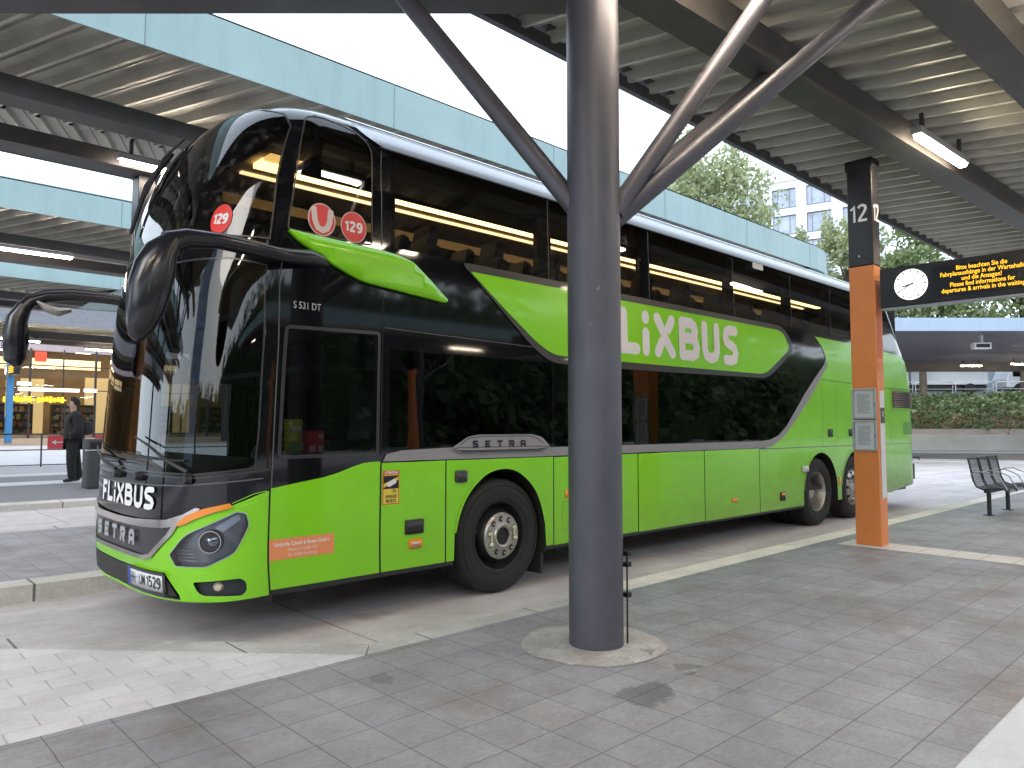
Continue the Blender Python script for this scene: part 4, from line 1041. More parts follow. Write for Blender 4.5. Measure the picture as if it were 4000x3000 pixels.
# ---- windows (u,v polygons)
WS = sym([(UC,1.215),(-.4,1.20),(.1,1.19),(.50,1.235),(.515,1.5),(.50,2.2),(.46,2.70),(.2,2.74),(UC,2.76)])
WU = sym([(UC,2.93),(.1,2.90),(.445,2.89),(.42,3.2),(.385,3.50),(.345,3.80),(.25,3.93),(0,4.02),(UC,4.06)])
DW = conv(rounded([(.69,1.33),(1.47,1.335),(1.455,2.255),(.68,2.235)], .05))
FW = conv(rounded([(.70,2.985),(1.44,2.985),(1.44,3.80),(1.28,3.93),(1.02,3.97),(.87,3.93),(.815,3.72)], [.04,.04,.12,.15,.1,.08,.1]), .06)
UP = [(1.62,3.49),(3.51,5.175),(5.205,7.075),(7.105,8.735),(8.765,10.115),(10.145,11.5),(11.53,12.75)]
UW = [conv(rounded([(a,3.005),(b,3.005),(min(b,12.6) if b > 12 else b,3.80),(a,3.80)], .02)) for a,b in UP]
LO = [rect(1.60,1.355,3.525,2.16), rect(3.555,1.335,4.925,2.165), rect(4.945,1.335,6.27,2.17), rect(6.29,1.335,7.655,2.18),
      [(7.675,1.335),(7.95,1.345),(8.2,1.40),(8.45,1.53),(8.72,1.74),(8.93,1.91),(8.93,2.3),(8.6,2.45),(7.92,2.19),(7.675,2.18)]]
DOORW = rounded([(.66,1.0),(1.35,1.0),(1.35,2.3),(.66,2.3)], .05)
hl_poly = rounded([(-.09,.645),(-.03,.565),(.20,.565),(.39,.655),(.48,.845),(.455,.93),(.39,.945),(.20,.855),(.045,.79)], [.025,.015,.03,.05,.03,.015,.015,.06,.06])
fog_poly = rounded([(.10,.465),(.13,.40),(.17,.375),(.42,.365),(.455,.395),(.455,.455),(.42,.485)], .02)
# ---- black shell round the whole coach
V0_ = .36
near_out = [(2*UC-.6,V0_),(UC,.345),(.6,V0_)]
shell_out = [(2*UC-.60,.35),(UC,.33),(.60,.35),(2.275,.35)]+ARC1[1:-1]+[(3.43,.35),(8.97,.35)]+ARC2[1:-1]+[(10.17,.35),(10.33,.35)]+ARC3[1:-1]+[(11.53,.35),(12.5,.34),(13.8,.44),(UE,.46),(UE,VT),(2*UC-.6,VT)]
patch('body', shell_out, BLACK, [WS, WU, DW, FW]+UW+LO+[hl_poly, mir(hl_poly), fog_poly, mir(fog_poly)], 0, step=.13)
farp = [(.60,.35),(2.275,.35)]+ARC1[1:-1]+[(3.43,.35),(8.97,.35)]+ARC2[1:-1]+[(10.17,.35),(10.33,.35)]+ARC3[1:-1]+[(11.53,.35),(UE,.40),(UE,VT),(.6,VT)]
patch('body_side', farp, BLACK, [DOORW], 0, fn=far, step=.2)
# roof and rear
mb = MB(); us = [UC+.02+(UE-UC-.02)*k/90 for k in range(91)]; V = []; nt_ = 12
for u in us:
    a = Vector(near(u, VT)); b = Vector((a.x, 2.55-a.y, a.z))
    for j in range(nt_+1): t = j/nt_; p = a.lerp(b, t); p.z += .05*math.sin(math.pi*t); V.append(p)
F = [(i*(nt_+1)+j, (i+1)*(nt_+1)+j, (i+1)*(nt_+1)+j+1, i*(nt_+1)+j+1) for i in range(90) for j in range(nt_)]
mb.add(V, F).make('roof', ROOFM, bus, True)
V = []; vs = [.46+(VT-.46)*k/40 for k in range(41)]
for v_ in vs:
    a = Vector(near(UE, v_)); b = Vector((a.x, 2.55-a.y, a.z))
    for j in range(7): V.append(a.lerp(b, j/6))
F = [(i*7+j, i*7+j+1, (i+1)*7+j+1, (i+1)*7+j) for i in range(40) for j in range(6)]
MB().add(V, F).make('rear_panel', BLACK, bus, True)
MB().box((.75,.12,.33),(2.2,2.43,.36)).box((3.5,.12,.33),(8.9,2.43,.36)).box((11.6,.12,.33),(13.6,2.43,.40)).box((2.2,.45,.30),(3.5,2.1,.36)).box((8.9,.8,.30),(11.6,1.8,.36)).make('underside', BLKM, bus)
# wheel arches (liners)
for c, a0 in ((2.855, ARC1),(9.57, ARC2),(10.93, ARC3)):
    for s in (0, 1):
        mb = MB()
        y0, y1 = (.003,.50) if s == 0 else (2.547,2.05)
        V = [(x,y0,z) for x,z in a0]+[(x,y1,z) for x,z in a0]; n = len(a0)
        mb.add(V, [(i,i+1,n+i+1,n+i) for i in range(n-1)]+[tuple(range(n,2*n))])
        mb.make('wheel_arch', GAP, bus, True)
# ---- roof edge in body colour of the roof, silver moulding
patch('roof_edge', [(.55,4.20),(1.30,4.03),(12.8,4.03),(13.4,4.1),(UE,VT),(.35,VT)], ROOFM, (), .004, step=.09)
patch('roof_edge', [(.05,VT),(.05,4.165),(UC,4.155),(2*UC-.3,4.165),(2*UC-.3,VT)], ROOFM, (), .004, step=.07)
patch('roof_moulding', conv(rounded([(1.25,4.02),(1.36,3.90),(1.55,3.815),(12.7,3.815),(12.9,3.9),(12.9,4.02)], [.01,.05,.15,.1,.05,.01])), SILVER, (), .016, step=.05)
patch('roof_moulding_lip', conv(rounded([(1.23,4.035),(1.25,4.015),(12.9,4.015),(12.9,4.035)], 0)), mat('bright_lip', (.62,.64,.67), .25, metal=.5), (), .03, step=.05)
patch('roof_moulding_edge', conv([(1.5,3.812),(12.7,3.812),(12.7,3.824),(1.5,3.824)]), GAP, (), .017, step=.1)
seam([(1.46,4.02),(1.50,4.26)], .01)
# ---- glass
patch('windscreen', WS, GLSW, (), .001, step=.07)
patch('upper_windscreen', WU, GLSU, (), .001, step=.07)
patch('driver_window', DW, GLSD, (), .001, step=.3)
patch('front_side_window', FW, GLS, (), .001, step=.08)
for p in UW: patch('upper_window', p, GLS, (), .001, step=.1)
for p in LO: patch('lower_window', p, GLSL, (), .001, step=.2)
patch('door_window', DOORW, GLSD, (), .001, fn=far, step=.2)
rim_patch('window_frame', rounded([(.655,1.295),(1.51,1.30),(1.495,2.295),(.645,2.275)], .05), DKTRIM, .028, .007)
rim_patch('window_frame', FW, mat('rubber_seal', (.05,.048,.046), .4), .012, .005)
rim_patch('screen_frame', WS, DKTRIM, .014, .004); rim_patch('screen_frame', WU, mat('rubber_seal'), .014, .005)
for x in (3.50,5.19,7.09,8.75,10.13,11.515): seam([(x,2.985),(x,3.81)], .008, 'window_gap', .004, m=mat('grey_line', (.10,.10,.10), .5))
seam([(1.53,1.30),(1.51,2.62)], .008, 'window_gap', .003); seam([(1.54,2.33),(3.3,2.30)], .006, 'window_gap', .003, m=mat('grey_line')); seam([(UX(1.53,v_),v_) for v_ in (3.0,3.4,3.8)], .01, 'window_gap', .003, m=mat('grey_line'))
seam([(.62,.36),(.625,1.25),(.61,2.1),(.565,2.8)], .010, 'window_gap', .003, m=mat('grey_line'))
# ---- green panels
def gpanel(poly, d=.006, fn=near, label=None, step=.12): return patch('side_panel', poly, GREEN, (), d, fn, None, step, label)
GB = -.30  # grille bottom corner
# bumper: built as near half + mirrored half, one mesh
bump_half = [(UC,.505),(-.145,.515),(-.01,.372),(0,.335),(.3,.34),(.607,.36),(.607,1.075),(.54,1.055),(.36,.985),(.15,.915),(-.03,.835),(-.10,.76),(-.30,.605),(-.4,.59),(UC,.585)]
V = []; F = []
for sgn in (0, 1):
    P = [bump_half, hl_poly, fog_poly]
    if sgn: P = [mir(p) for p in P]
    v, f = fill2d(P[0], P[1:], .07); k = len(V); V += [near(a, b, .008) for a, b in v]; F += [tuple(q+k for q in t) for t in f]
obj('front_bumper', V, F, GREEN, bus, True)
patch('bumper_lip', sym([(UC,.325),(.3,.330),(.607,.345),(.607,.362),(.3,.342),(0,.337),(UC,.347)]), GREEN, (), .010, step=.1)
gpanel([(.622,.375),(1.522,.375),(1.522,1.252),(1.43,1.25),(1.36,1.243),(1.26,1.215),(1.15,1.178),(1.03,1.15),(.8,1.117),(.622,1.09)])
gpanel(rect(1.538,.375,2.178,1.238))
gpanel([(2.192,.375)]+[(2.278,.375)]+ARC1[1:-1]+[(3.428,.375),(3.528,.375),(3.528,1.232),(2.192,1.238)])
gpanel(rect(3.542,.37,4.898,1.228)); gpanel(rect(4.912,.365,6.258,1.228)); gpanel(rect(6.272,.36,7.638,1.228))
gpanel([(7.652,.36),(8.912,.36),(8.968,.36)]+ARC2[1:-1]+[(10.172,.36),(10.328,.36)]+ARC3[1:-1]+[(11.532,.36),(12.48,.35),(13.78,.455),(UE-.03,.48),(UE-.03,1.205),(7.652,1.215)])
gpanel([(7.80,1.228),(UE-.03,1.222),(UE-.03,1.75),(13.93,2.2),(13.82,2.55),(13.66,2.78),(13.45,2.87),(12.7,2.89),(10.9,2.93),(9.50,2.935),(9.60,2.88),(9.77,2.77),(9.905,2.56),(9.905,2.50),(9.62,2.26),(9.12,1.87),(8.71,1.59),(8.39,1.40),(8.15,1.30)])
seam([(9.66,1.23),(9.67,2.27),(UE-.05,2.20)], .008); seam([(10.19,1.23),(10.2,2.25)], .005); seam([(12.55,1.23),(12.55,2.23)], .007)
seam([(8.905,.37),(8.905,1.20)], .003, m=mat('dark_green_line', (.07,.2,.01), .6))
seam([(1.53,.34),(1.53,1.26)], .012); seam([(.614,.34),(.614,1.09)], .012)
patch('skirt', [(.62,.335),(2.27,.34),(2.27,.378),(.62,.378)], PLAST, (), .003); patch('skirt', [(3.43,.34),(8.96,.325),(8.96,.372),(3.43,.378)], PLAST, (), .003)
for x in (2.185, 3.535): seam([(x,.36),(x,1.235)], .012)
# arch lips
for a_ in (ARC1, ARC2, ARC3): patch('arch_lip', stroke([(x, z) for x, z in a_[1:-1]], .022, False), GREEN, (), .014, step=.06)
# grey waist stripe
stripe = [(1.545,1.252),(3.53,1.242),(7.66,1.240),(7.95,1.245),(8.12,1.292),(8.39,1.402),(8.71,1.592),(9.12,1.872),(9.62,2.262),(9.88,2.49),(9.91,2.57),(9.84,2.61),(9.80,2.52),(9.42,2.275),(9.06,2.02),(8.72,1.745),(8.45,1.535),(8.20,1.405),(7.95,1.345),(7.62,1.328),(3.53,1.328),(2.3,1.352),(1.72,1.335),(1.58,1.31)]
patch('waist_stripe', stripe, GREYTR, (), .009, step=.12)
badge = rounded([(2.22,1.335),(2.33,1.285),(3.37,1.28),(3.48,1.335),(3.36,1.43),(3.22,1.458),(2.55,1.458),(2.42,1.44)], .03)
bd = patch('badge', badge, GREYTR, (), .018, step=.1)
rim_patch('badge_outline', rounded([(2.235,1.335),(2.335,1.292),(3.365,1.288),(3.465,1.335),(3.36,1.345),(2.33,1.35)], .01), DKTRIM, .006, .0195, parent=bd)
mapped('lettering', word_setra(2.475, 1.342, .062, 2.38, 1.0), near, SIGNBK, bd, .2, .020)
patch('badge_underline', rounded([(2.27,1.328),(2.36,1.302),(3.34,1.298),(3.43,1.328),(3.33,1.318),(2.37,1.322)], .01), DKTRIM, (), .0195, parent=bd)
for pts in ([(2.33,1.37),(2.44,1.43),(2.6,1.442)], [(3.38,1.37),(3.28,1.425),(3.18,1.442)], [(2.6,1.442),(3.18,1.442)]): patch('badge_line', stroke(pts, .007, False), DKTRIM, (), .0195, parent=bd)
# big green panel with the name
bigo = rounded([(2.35,3.0),(2.80,2.65),(3.26,2.285),(3.50,2.165),(3.80,2.155),(5.5,2.17),(7.84,2.205),(8.05,2.27),(8.70,2.62),(8.73,2.74),(8.56,2.92),(8.35,2.995),(5.4,2.998)], [.09,.05,.12,.12,.1,.1,.1,.1,.06,.06,.1,.1,.1])
patch('name_panel_frame', bigo, DKTRIM, (), .012, step=.12)
bigi = rounded([(2.46,2.925),(2.86,2.64),(3.30,2.345),(3.52,2.245),(3.80,2.235),(5.47,2.245),(7.77,2.26),(7.92,2.30),(8.57,2.64),(8.60,2.71),(8.46,2.88),(8.30,2.925),(5.48,2.925)], [.03,.05,.10,.12,.1,.1,.1,.1,.05,.05,.08,.1,.1])
bp_ = patch('name_panel', bigi, GREEN, (), .016, step=.12, smooth=False)
st_, _ = word_flix(4.22, 2.335, .525, .25, .25, 1.0)
xs_ = {}
# letters at measured places
st_ = []
for c, x in zip('FLiXBUS', (4.13, 4.60, 5.005, 5.225, 5.735, 6.235, 6.735)):
    wd, S_ = FLX[c]
    for s in S_: st_.append(stroke([(x+p[0]*.525, 2.335+p[1]*.525) for p in s], .132))
mapped('lettering', st_, near, WHITE, bp_, .2, .018)
# green swoosh
sw = rounded([(.70,2.975),(1.0,2.965),(1.60,2.945),(1.80,2.905),(2.0,2.76),(2.175,2.62),(2.15,2.60),(1.60,2.65),(1.33,2.672),(1.14,2.74),(.92,2.835),(.78,2.905)], [.01,.05,.1,.05,.1,.02,.01,.1,.1,.1,.1,.05])
o = patch('green_flash', sw, GREEN, (), .055, nx, step=.09)
sm = o.modifiers.new('s','SOLIDIFY'); sm.thickness = .05; sm.offset = -1
rimw = patch('flash_crease', stroke([(1.0,2.90),(1.62,2.83),(1.85,2.82)], .006, False), mat('light_green_line', (.30,.72,.05), .3), (), .0565, nx)
# model name
mapped_text('lettering', [('S 531 DT', .755, 2.405, .075, .001, 'LEFT', .78)], nx, mat('model_silver', (.45,.45,.47), .4, metal=.5), bus, .004)
# round stickers
def disc(u, v, ru, rv, m, d, parent=None, name='sticker', n=36, ring=None, fn=near):
    P = [(u+ru*math.cos(2*math.pi*k/n), v+rv*math.sin(2*math.pi*k/n)) for k in range(n)]
    return patch(name, P, m, (), d, fn, parent, .06, ring)
s1 = disc(.985,3.112,.117,.128, mat('pale_pink', (.72,.60,.60), .5), .006, ring='round white and red sticker with a letter U', fn=nx); disc(.985,3.112,.108,.119, RED, .0075, s1, 'sticker_field', fn=nx)
patch('letter', stroke([(.915,3.20),(.925,3.10),(.95,3.045),(.99,3.03),(1.03,3.05),(1.05,3.10),(1.06,3.20)], .046, False), mat('pale_pink'), (), .009, nx, s1)
s2 = disc(1.265,3.105,.117,.125, mat('pale_pink'), .006, ring='round red sticker with number 129 on the side window', fn=nx); disc(1.265,3.105,.110,.118, RED, .0075, s2, 'sticker_field', fn=nx)
mapped('number', digits('129', 1.265, 3.068, .078, .24, 1.25), nx, WHITE, s2, .05, .009)
s3 = disc(.045,3.035,.085,.115, mat('bright_red', (.75,.03,.02), .4), .006, ring='round red sticker with number 129 on the upper windscreen')
mapped('number', digits('129', .045, 3.00, .074, .24, .98), near, WHITE, s3, .05, .008)
# blind spot sticker
k_ = patch('warning_sticker', rounded(rect(1.548,.905,1.705,1.175), .008), RED, (), .008, label='yellow and red blind spot warning sticker')
YEL = mat('sticker_yellow', (.80,.62,.08), .5)
patch('sticker_field', rect(1.556,.913,1.697,1.143), YEL, (), .009, parent=k_)
patch('sticker_field', rect(1.556,1.03,1.697,1.135), SIGNBK, (), .0095, parent=k_)
patch('sticker_field', [(1.556,1.04),(1.697,1.10),(1.697,1.125),(1.556,1.07)], YEL, (), .010, parent=k_)
patch('coach_symbol', [(1.585,1.075),(1.66,1.11),(1.675,1.095),(1.675,1.075),(1.61,1.045),(1.585,1.055)], WHITE, (), .0105, parent=k_)
patch('triangle_symbol', [(1.64,1.0),(1.685,1.0),(1.65,1.03)], SIGNBK, [[(1.648,1.005),(1.67,1.005),(1.653,1.02)]], .0105, parent=k_)
mapped_text('lettering', [('ATTENTION', 1.6265, 1.150, .027, .0012, 'CENTER', .82)], near, WHITE, k_, .0105)
mapped_text('lettering', [('ANGLES', 1.6265, .958, .034, .001, 'CENTER', .85), ('MORTS', 1.6265, .922, .034, .001, 'CENTER', .85)], near, SIGNBK, k_, .0105)
# operator sticker
k_ = patch('operator_sticker', [(.622,.578),(1.13,.578),(1.13,.728),(.622,.728)], ORSTK, (), .008, label='orange operator address sticker')
mapped_text('lettering', [('Umbrella Coach & Buses GmbH', .872, .675, .038, .0008, 'CENTER', .86), ('Winsener Straße 172', .876, .635, .028, 0, 'CENTER', .95), ('D – 21077 Hamburg', .876, .597, .028, 0, 'CENTER', .95)], near, WHITE, k_, .0095)
# handles, markers
def boxpart(name, u0, v0, u1, v1, m, d0=.004, d1=.02, parent=None, rad=.01):
    o = patch(name, rounded(rect(u0,v0,u1,v1), rad), m, (), d1, parent=parent, step=.2)
    s = o.modifiers.new('s','SOLIDIFY'); s.thickness = d1-d0; s.offset = -1; return o
h_ = boxpart('handle', 1.765,.648,1.945,.765, PLAST); seam([(1.78,.705),(1.93,.705)], .006, 'handle_gap', .021)
boxpart('side_marker', 1.80,.53,1.93,.605, AMBER); boxpart('marker_reflector', 1.83,.55,1.90,.585, mat('pale_lens', (.7,.6,.5), .2, metal=.5), .02, .022)
boxpart('sensor_cover', 2.285,1.045,2.41,1.148, DKTRIM, .004, .03, rad=.02)
boxpart('side_marker', 6.90,.545,7.02,.60, AMBER); k_ = boxpart('handle', 8.22,.475,8.36,.60, PLAST); boxpart('handle_light', 8.235,.545,8.345,.59, AMBER, .02, .023)
boxpart('handle', 9.86,1.37,10.01,1.49, PLAST); boxpart('handle', 10.66,1.37,10.80,1.49, PLAST)
boxpart('side_camera', 8.90,.86,9.06,.94, mat('pale_plastic', (.6,.6,.6), .4), .004, .05); boxpart('side_marker', 10.20,.60,10.25,.72, AMBER)
boxpart('side_marker', 3.70,.82,3.80,.90, AMBER); rim_patch('flap_outline', rounded(rect(3.66,.50,4.0,.78), .02), mat('dark_green_line'), .004, .0068)
v_ = patch('vent', rect(12.68,1.88,13.72,2.19), mat('vent_back', (.05,.03,.03), .7), (), .008)
sl_ = MB()
for k in range(7):
    z = 1.895+k*.043; P = [near(12.70,z,.012), near(13.70,z,.012), near(13.70,z+.022,.035), near(12.70,z+.022,.035)]; sl_.add(P, [(0,1,2,3)])
sl_.make('vent_slat', mat('vent_slats', (.50,.38,.33), .5), v_)
rim_patch('vent_frame', rect(12.62,1.83,13.80,2.25), mat('green_shade', (.10,.36,.01), .4), .03, .009)
patch('rear_flap', rounded(rect(13.2,1.38,13.65,1.62), .02), mat('green_shade'), (), .0085)
# ---- front face
grille = sym([(UC,.600),(-.42,.603),(-.315,.625),(-.115,.775),(-.065,.832),(-.16,.822),(-.6,.805),(UC,.80)])
g_ = patch('grille', grille, DKTRIM, (), .006, step=.07)
patch('grille_trim', sym([(UC,.578),(-.40,.582),(-.285,.605),(-.06,.78),(-.015,.845),(-.07,.835),(-.12,.775),(-.315,.632),(-.42,.612),(UC,.612)]), CHROME, (), .02, step=.06)
patch('grille_trim', sym([(UC,.800),(-.5,.808),(-.16,.822),(-.02,.842),(.10,.905),(.155,.968),(.12,.972),(.03,.925),(-.12,.882),(-.6,.858),(UC,.85)]), CHROME, (), .022, step=.06)
LSIL = mat('letter_silver', (.48,.48,.50), .4, metal=.4)
polys = [[(UC*2-u_, v_) for u_, v_ in [(u, v) for u, v in p]][::-1] for p in word_setra(0, 0, 1)]  # unused orientation helper
polys = word_setra(-1.50, .668, .105, 1.98, 1.0)
mapped('lettering', polys, near, LSIL, g_, .05, .024)
polys = []
x = -1.49
for c in 'FLiXBUS':
    wd, S_ = FLX[c]
    for s in S_: polys.append(stroke([(x+p[0]*.235, .935+p[1]*.165) for p in s], .040))
    x += (wd+.06)*.235
mapped('front_lettering', polys, near, mat('bright_white', (.85,.85,.87), .4), bus, .04, .006)
seam([(2*UC-.55,1.12),(UC,1.10),(0,1.12),(.56,1.165)], .010, 'front_seam', .004, m=mat('grey_line'))
seam([(2*UC-.55,1.20),(UC,1.195),(.1,1.175),(.60,1.225)], .016, 'front_seam', .006, m=DKTRIM)
for s in (0, 1):
    fl = (lambda p: mir(p)) if s else (lambda p: p)
    # lamp recess: dark bowl behind a clear cover
    P = fl(hl_poly)
    h_ = patch('headlight', P, mat('lamp_bowl', (.22,.235,.27), .22, metal=.5), (), -.05, step=.05)
    n = len(P); mbx = MB().add([near(a,b,.008) for a,b in P]+[near(a,b,-.05) for a,b in P], [(i,(i+1)%n,n+(i+1)%n,n+i) for i in range(n)])
    mbx.make('lamp_rim', DKTRIM, h_, True)
    patch('lens_cover', P, glass('lamp_glass', (.85,.87,.9), 1., .0) if 'lamp_glass' not in MATS else MATS['lamp_glass'], (), .010, parent=h_, step=.05)
    rim_patch('lamp_edge', P, mat('pale_edge', (.35,.45,.38), .4), .006, .012, parent=h_)
    cc = fl([(.215,.735)])[0]; p0 = Vector(near(*cc, -.045)); nn = (Vector(near(*cc, .05))-p0).normalized()
    M = Matrix.Translation(p0) @ nn.to_track_quat('Z','Y').to_matrix().to_4x4()
    MB().lathe([(0,.040),(.035,.036),(.058,.02),(.062,.0)], 28, M).make('projector_lens', mat('lens_glass', (.30,.32,.36), .05, metal=.7, coat=1.), h_, True)
    MB().lathe([(.062,0),(.07,.03),(.078,.03),(.085,0)], 28, M).make('lens_ring', CHROME, h_, True)
    patch('reflector', fl([(.24,.83),(.30,.80),(.42,.88),(.41,.915),(.36,.90)]), mat('pale_reflector', (.55,.62,.72), .15, metal=.6), (), -.03, parent=h_)
    for k in range(4): patch('light_bar', fl([(-.04,.605+k*.022),(.12-.01*k,.600+k*.024),(.12-.01*k,.606+k*.024),(-.04,.611+k*.022)]), CHROME, (), -.02, parent=h_)
    patch('indicator', fl(rounded([(-.035,.842),(.03,.850),(.12,.895),(.24,.94),(.365,.972),(.345,1.003),(.17,.965),(.05,.915)], .01)), AMBER, (), .024, step=.06)
    patch('marker_outline', fl(stroke([(.38,.965),(.50,1.0),(.59,1.045),(.585,1.075),(.50,1.06),(.36,1.0)], .005, False)), mat('light_green_line'), (), .0095)
    P = fl(fog_poly); n = len(P)
    f_l = patch('fog_light', P, mat('fog_recess', (.025,.03,.04), .4), (), -.03, step=.06)
    MB().add([near(a,b,.008) for a,b in P]+[near(a,b,-.03) for a,b in P], [(i,(i+1)%n,n+(i+1)%n,n+i) for i in range(n)]).make('fog_rim', DKTRIM, f_l, True)
    cc = fl([(.265,.425)])[0]; p0 = Vector(near(*cc, -.028)); nn = (Vector(near(*cc, .05))-p0).normalized()
    M = Matrix.Translation(p0) @ nn.to_track_quat('Z','Y').to_matrix().to_4x4()
    MB().lathe([(0,.02),(.022,.018),(.034,.004),(.036,0)], 20, M).make('fog_lens', mat('pale_lens'), f_l, True)
    patch('tow_cover', fl(stroke([(.14,.525),(.22,.53),(.205,.500),(.165,.498),(.14,.525)], .004, False)), mat('light_green_line'), (), .0095)
patch('lower_grille', sym([(UC,.348),(-.03,.362),(-.15,.508),(UC,.500)]), mat('dark_mesh', (.03,.028,.026), .6, bump=.6, bs=300), (), .010, step=.08)
pl = patch('license_plate', rounded(rect(-.67,.378,-.135,.502), .01), mat('plate_white', (.78,.80,.84), .35), (), .030, step=.1)
s = pl.modifiers.new('s','SOLIDIFY'); s.thickness = .015; s.offset = -1
rim_patch('plate_frame', rounded(rect(-.69,.358,-.115,.520), .01), DKTRIM, .022, .034, parent=pl)
patch('plate_band', rect(-.668,.38,-.625,.50), mat('eu_blue', (.02,.10,.55), .4), (), .0315, parent=pl)
mapped_text('lettering', [('HH', -.615, .405, .108, .001, 'LEFT', .62), ('UM', -.455, .405, .108, .001, 'LEFT', .62)], near, SIGNBK, pl, .033)
mapped('lettering', digits('1529', -.243, .404, .078, .16, 1.0, .1), near, SIGNBK, pl, .05, .033)
disc(-.485,.452,.011,.013, mat('seal_grey', (.45,.5,.58), .5), .033, pl, 'plate_seal', 14); disc(-.485,.415,.011,.013, mat('seal_grey'), .033, pl, 'plate_seal', 14)
# wipers
def on(u, v, d): return near(u, v, d)
MB().tube([on(.055,1.215,.03), on(-.1,1.29,.06), on(-.3,1.385,.06), on(-.62,1.455,.04)], [.016,.013,.010,.006], 8).tube([on(.02,1.29,.02), on(-.3,1.30,.03), on(-.62,1.31,.02), on(-.95,1.315,.02)], .009, 6).make('wiper', PLAST, bus, True)
MB().tube([on(-1.05,1.20,.03), on(-1.3,1.26,.06), on(-1.55,1.33,.05), on(-1.8,1.36,.03)], [.016,.013,.010,.006], 8).tube([on(-1.0,1.27,.02), on(-1.5,1.29,.03), on(-1.9,1.30,.02)], .009, 6).make('wiper', PLAST, bus, True)
for u in (.06,-1.05,-.55): MB().lathe([(0,.05),(.03,.045),(.036,0)], 16, Matrix.Translation(on(u,1.165,.0)) @ Matrix.Rotation(R(-90),4,'Y')).make('wiper_hub', PLAST, bus, True)
MB().tube([on(-1.35,3.9,.05), on(-1.5,3.6,.07), on(-1.62,3.2,.05)], [.03,.022,.015], 8).tube([on(-1.2,4.0,.06), on(-1.28,3.8,.08), on(-1.4,3.5,.06)], .012, 6).make('upper_wiper', PLAST, bus, True)
# ---- mirrors
def mirror(flip):
    fy = (lambda p: (p[0], 2.55-p[1], p[2])) if flip else (lambda p: p)
    path = [(1.02,.03,2.79),(.85,-.05,2.785),(.62,-.10,2.755),(.38,-.12,2.765),(.14,-.12,2.775),(-.06,-.12,2.755),(-.18,-.12,2.70)]
    rad = [(.05,.05),(.055,.06),(.055,.052),(.06,.055),(.065,.055),(.07,.065),(.075,.08)]
    if flip: path = [(.55,.10,2.70),(.40,-.02,2.72),(.15,-.10,2.745),(-.10,-.17,2.75),(-.28,-.2,2.72),(-.40,-.22,2.66),(-.47,-.23,2.56)]; rad = [(.04,.045),(.05,.05),(.05,.055),(.05,.058),(.05,.06),(.05,.06),(.05,.06)]
    a = MB().tube([fy(p) for p in path], rad, 14).make('mirror_arm', MIRR, bus, True)
    if not flip:
        hp = [(-.15,-.12,2.73),(-.215,-.12,2.64),(-.25,-.12,2.53),(-.28,-.12,2.40),(-.30,-.12,2.27),(-.325,-.12,2.16),(-.345,-.12,2.085),(-.35,-.12,2.06)]
        hr = [(.085,.06),(.105,.10),(.115,.125),(.115,.13),(.105,.115),(.085,.085),(.05,.05),(.012,.012)]
    else:
        hp = [(-.44,-.22,2.62),(-.49,-.24,2.50),(-.50,-.25,2.38),(-.50,-.25,2.25),(-.49,-.25,2.13),(-.47,-.25,2.07)]
        hr = [(.05,.06),(.07,.085),(.09,.095),(.09,.10),(.08,.09),(.03,.03)]
    h = MB().tube([fy(p) for p in hp], hr, 18).make('mirror_head', MIRR, a, True)
    q = fy((-.20,-.12,2.38)) if not flip else fy((-.40,-.25,2.32))
    MB().lathe([(0,0),(.07,0),(.075,-.006)], 4, Matrix.Translation(q) @ Matrix.Rotation(R(90),4,'Y') @ Matrix.Scale(1.5,4,(1,0,0))).make('mirror_glass', mat('mirror_glass', (.5,.55,.6), .03, metal=1.), h)
    if flip:
        MB().tube([fy(p) for p in ((-.36,-.16,2.66),(-.28,-.14,2.60),(-.20,-.12,2.575),(-.10,-.10,2.60))], [.01,.05,.06,.03], 12, True, .75).make('wide_mirror', mat('beige_mirror', (.34,.31,.28), .3, metal=.4), a, True)
mirror(False); mirror(True)
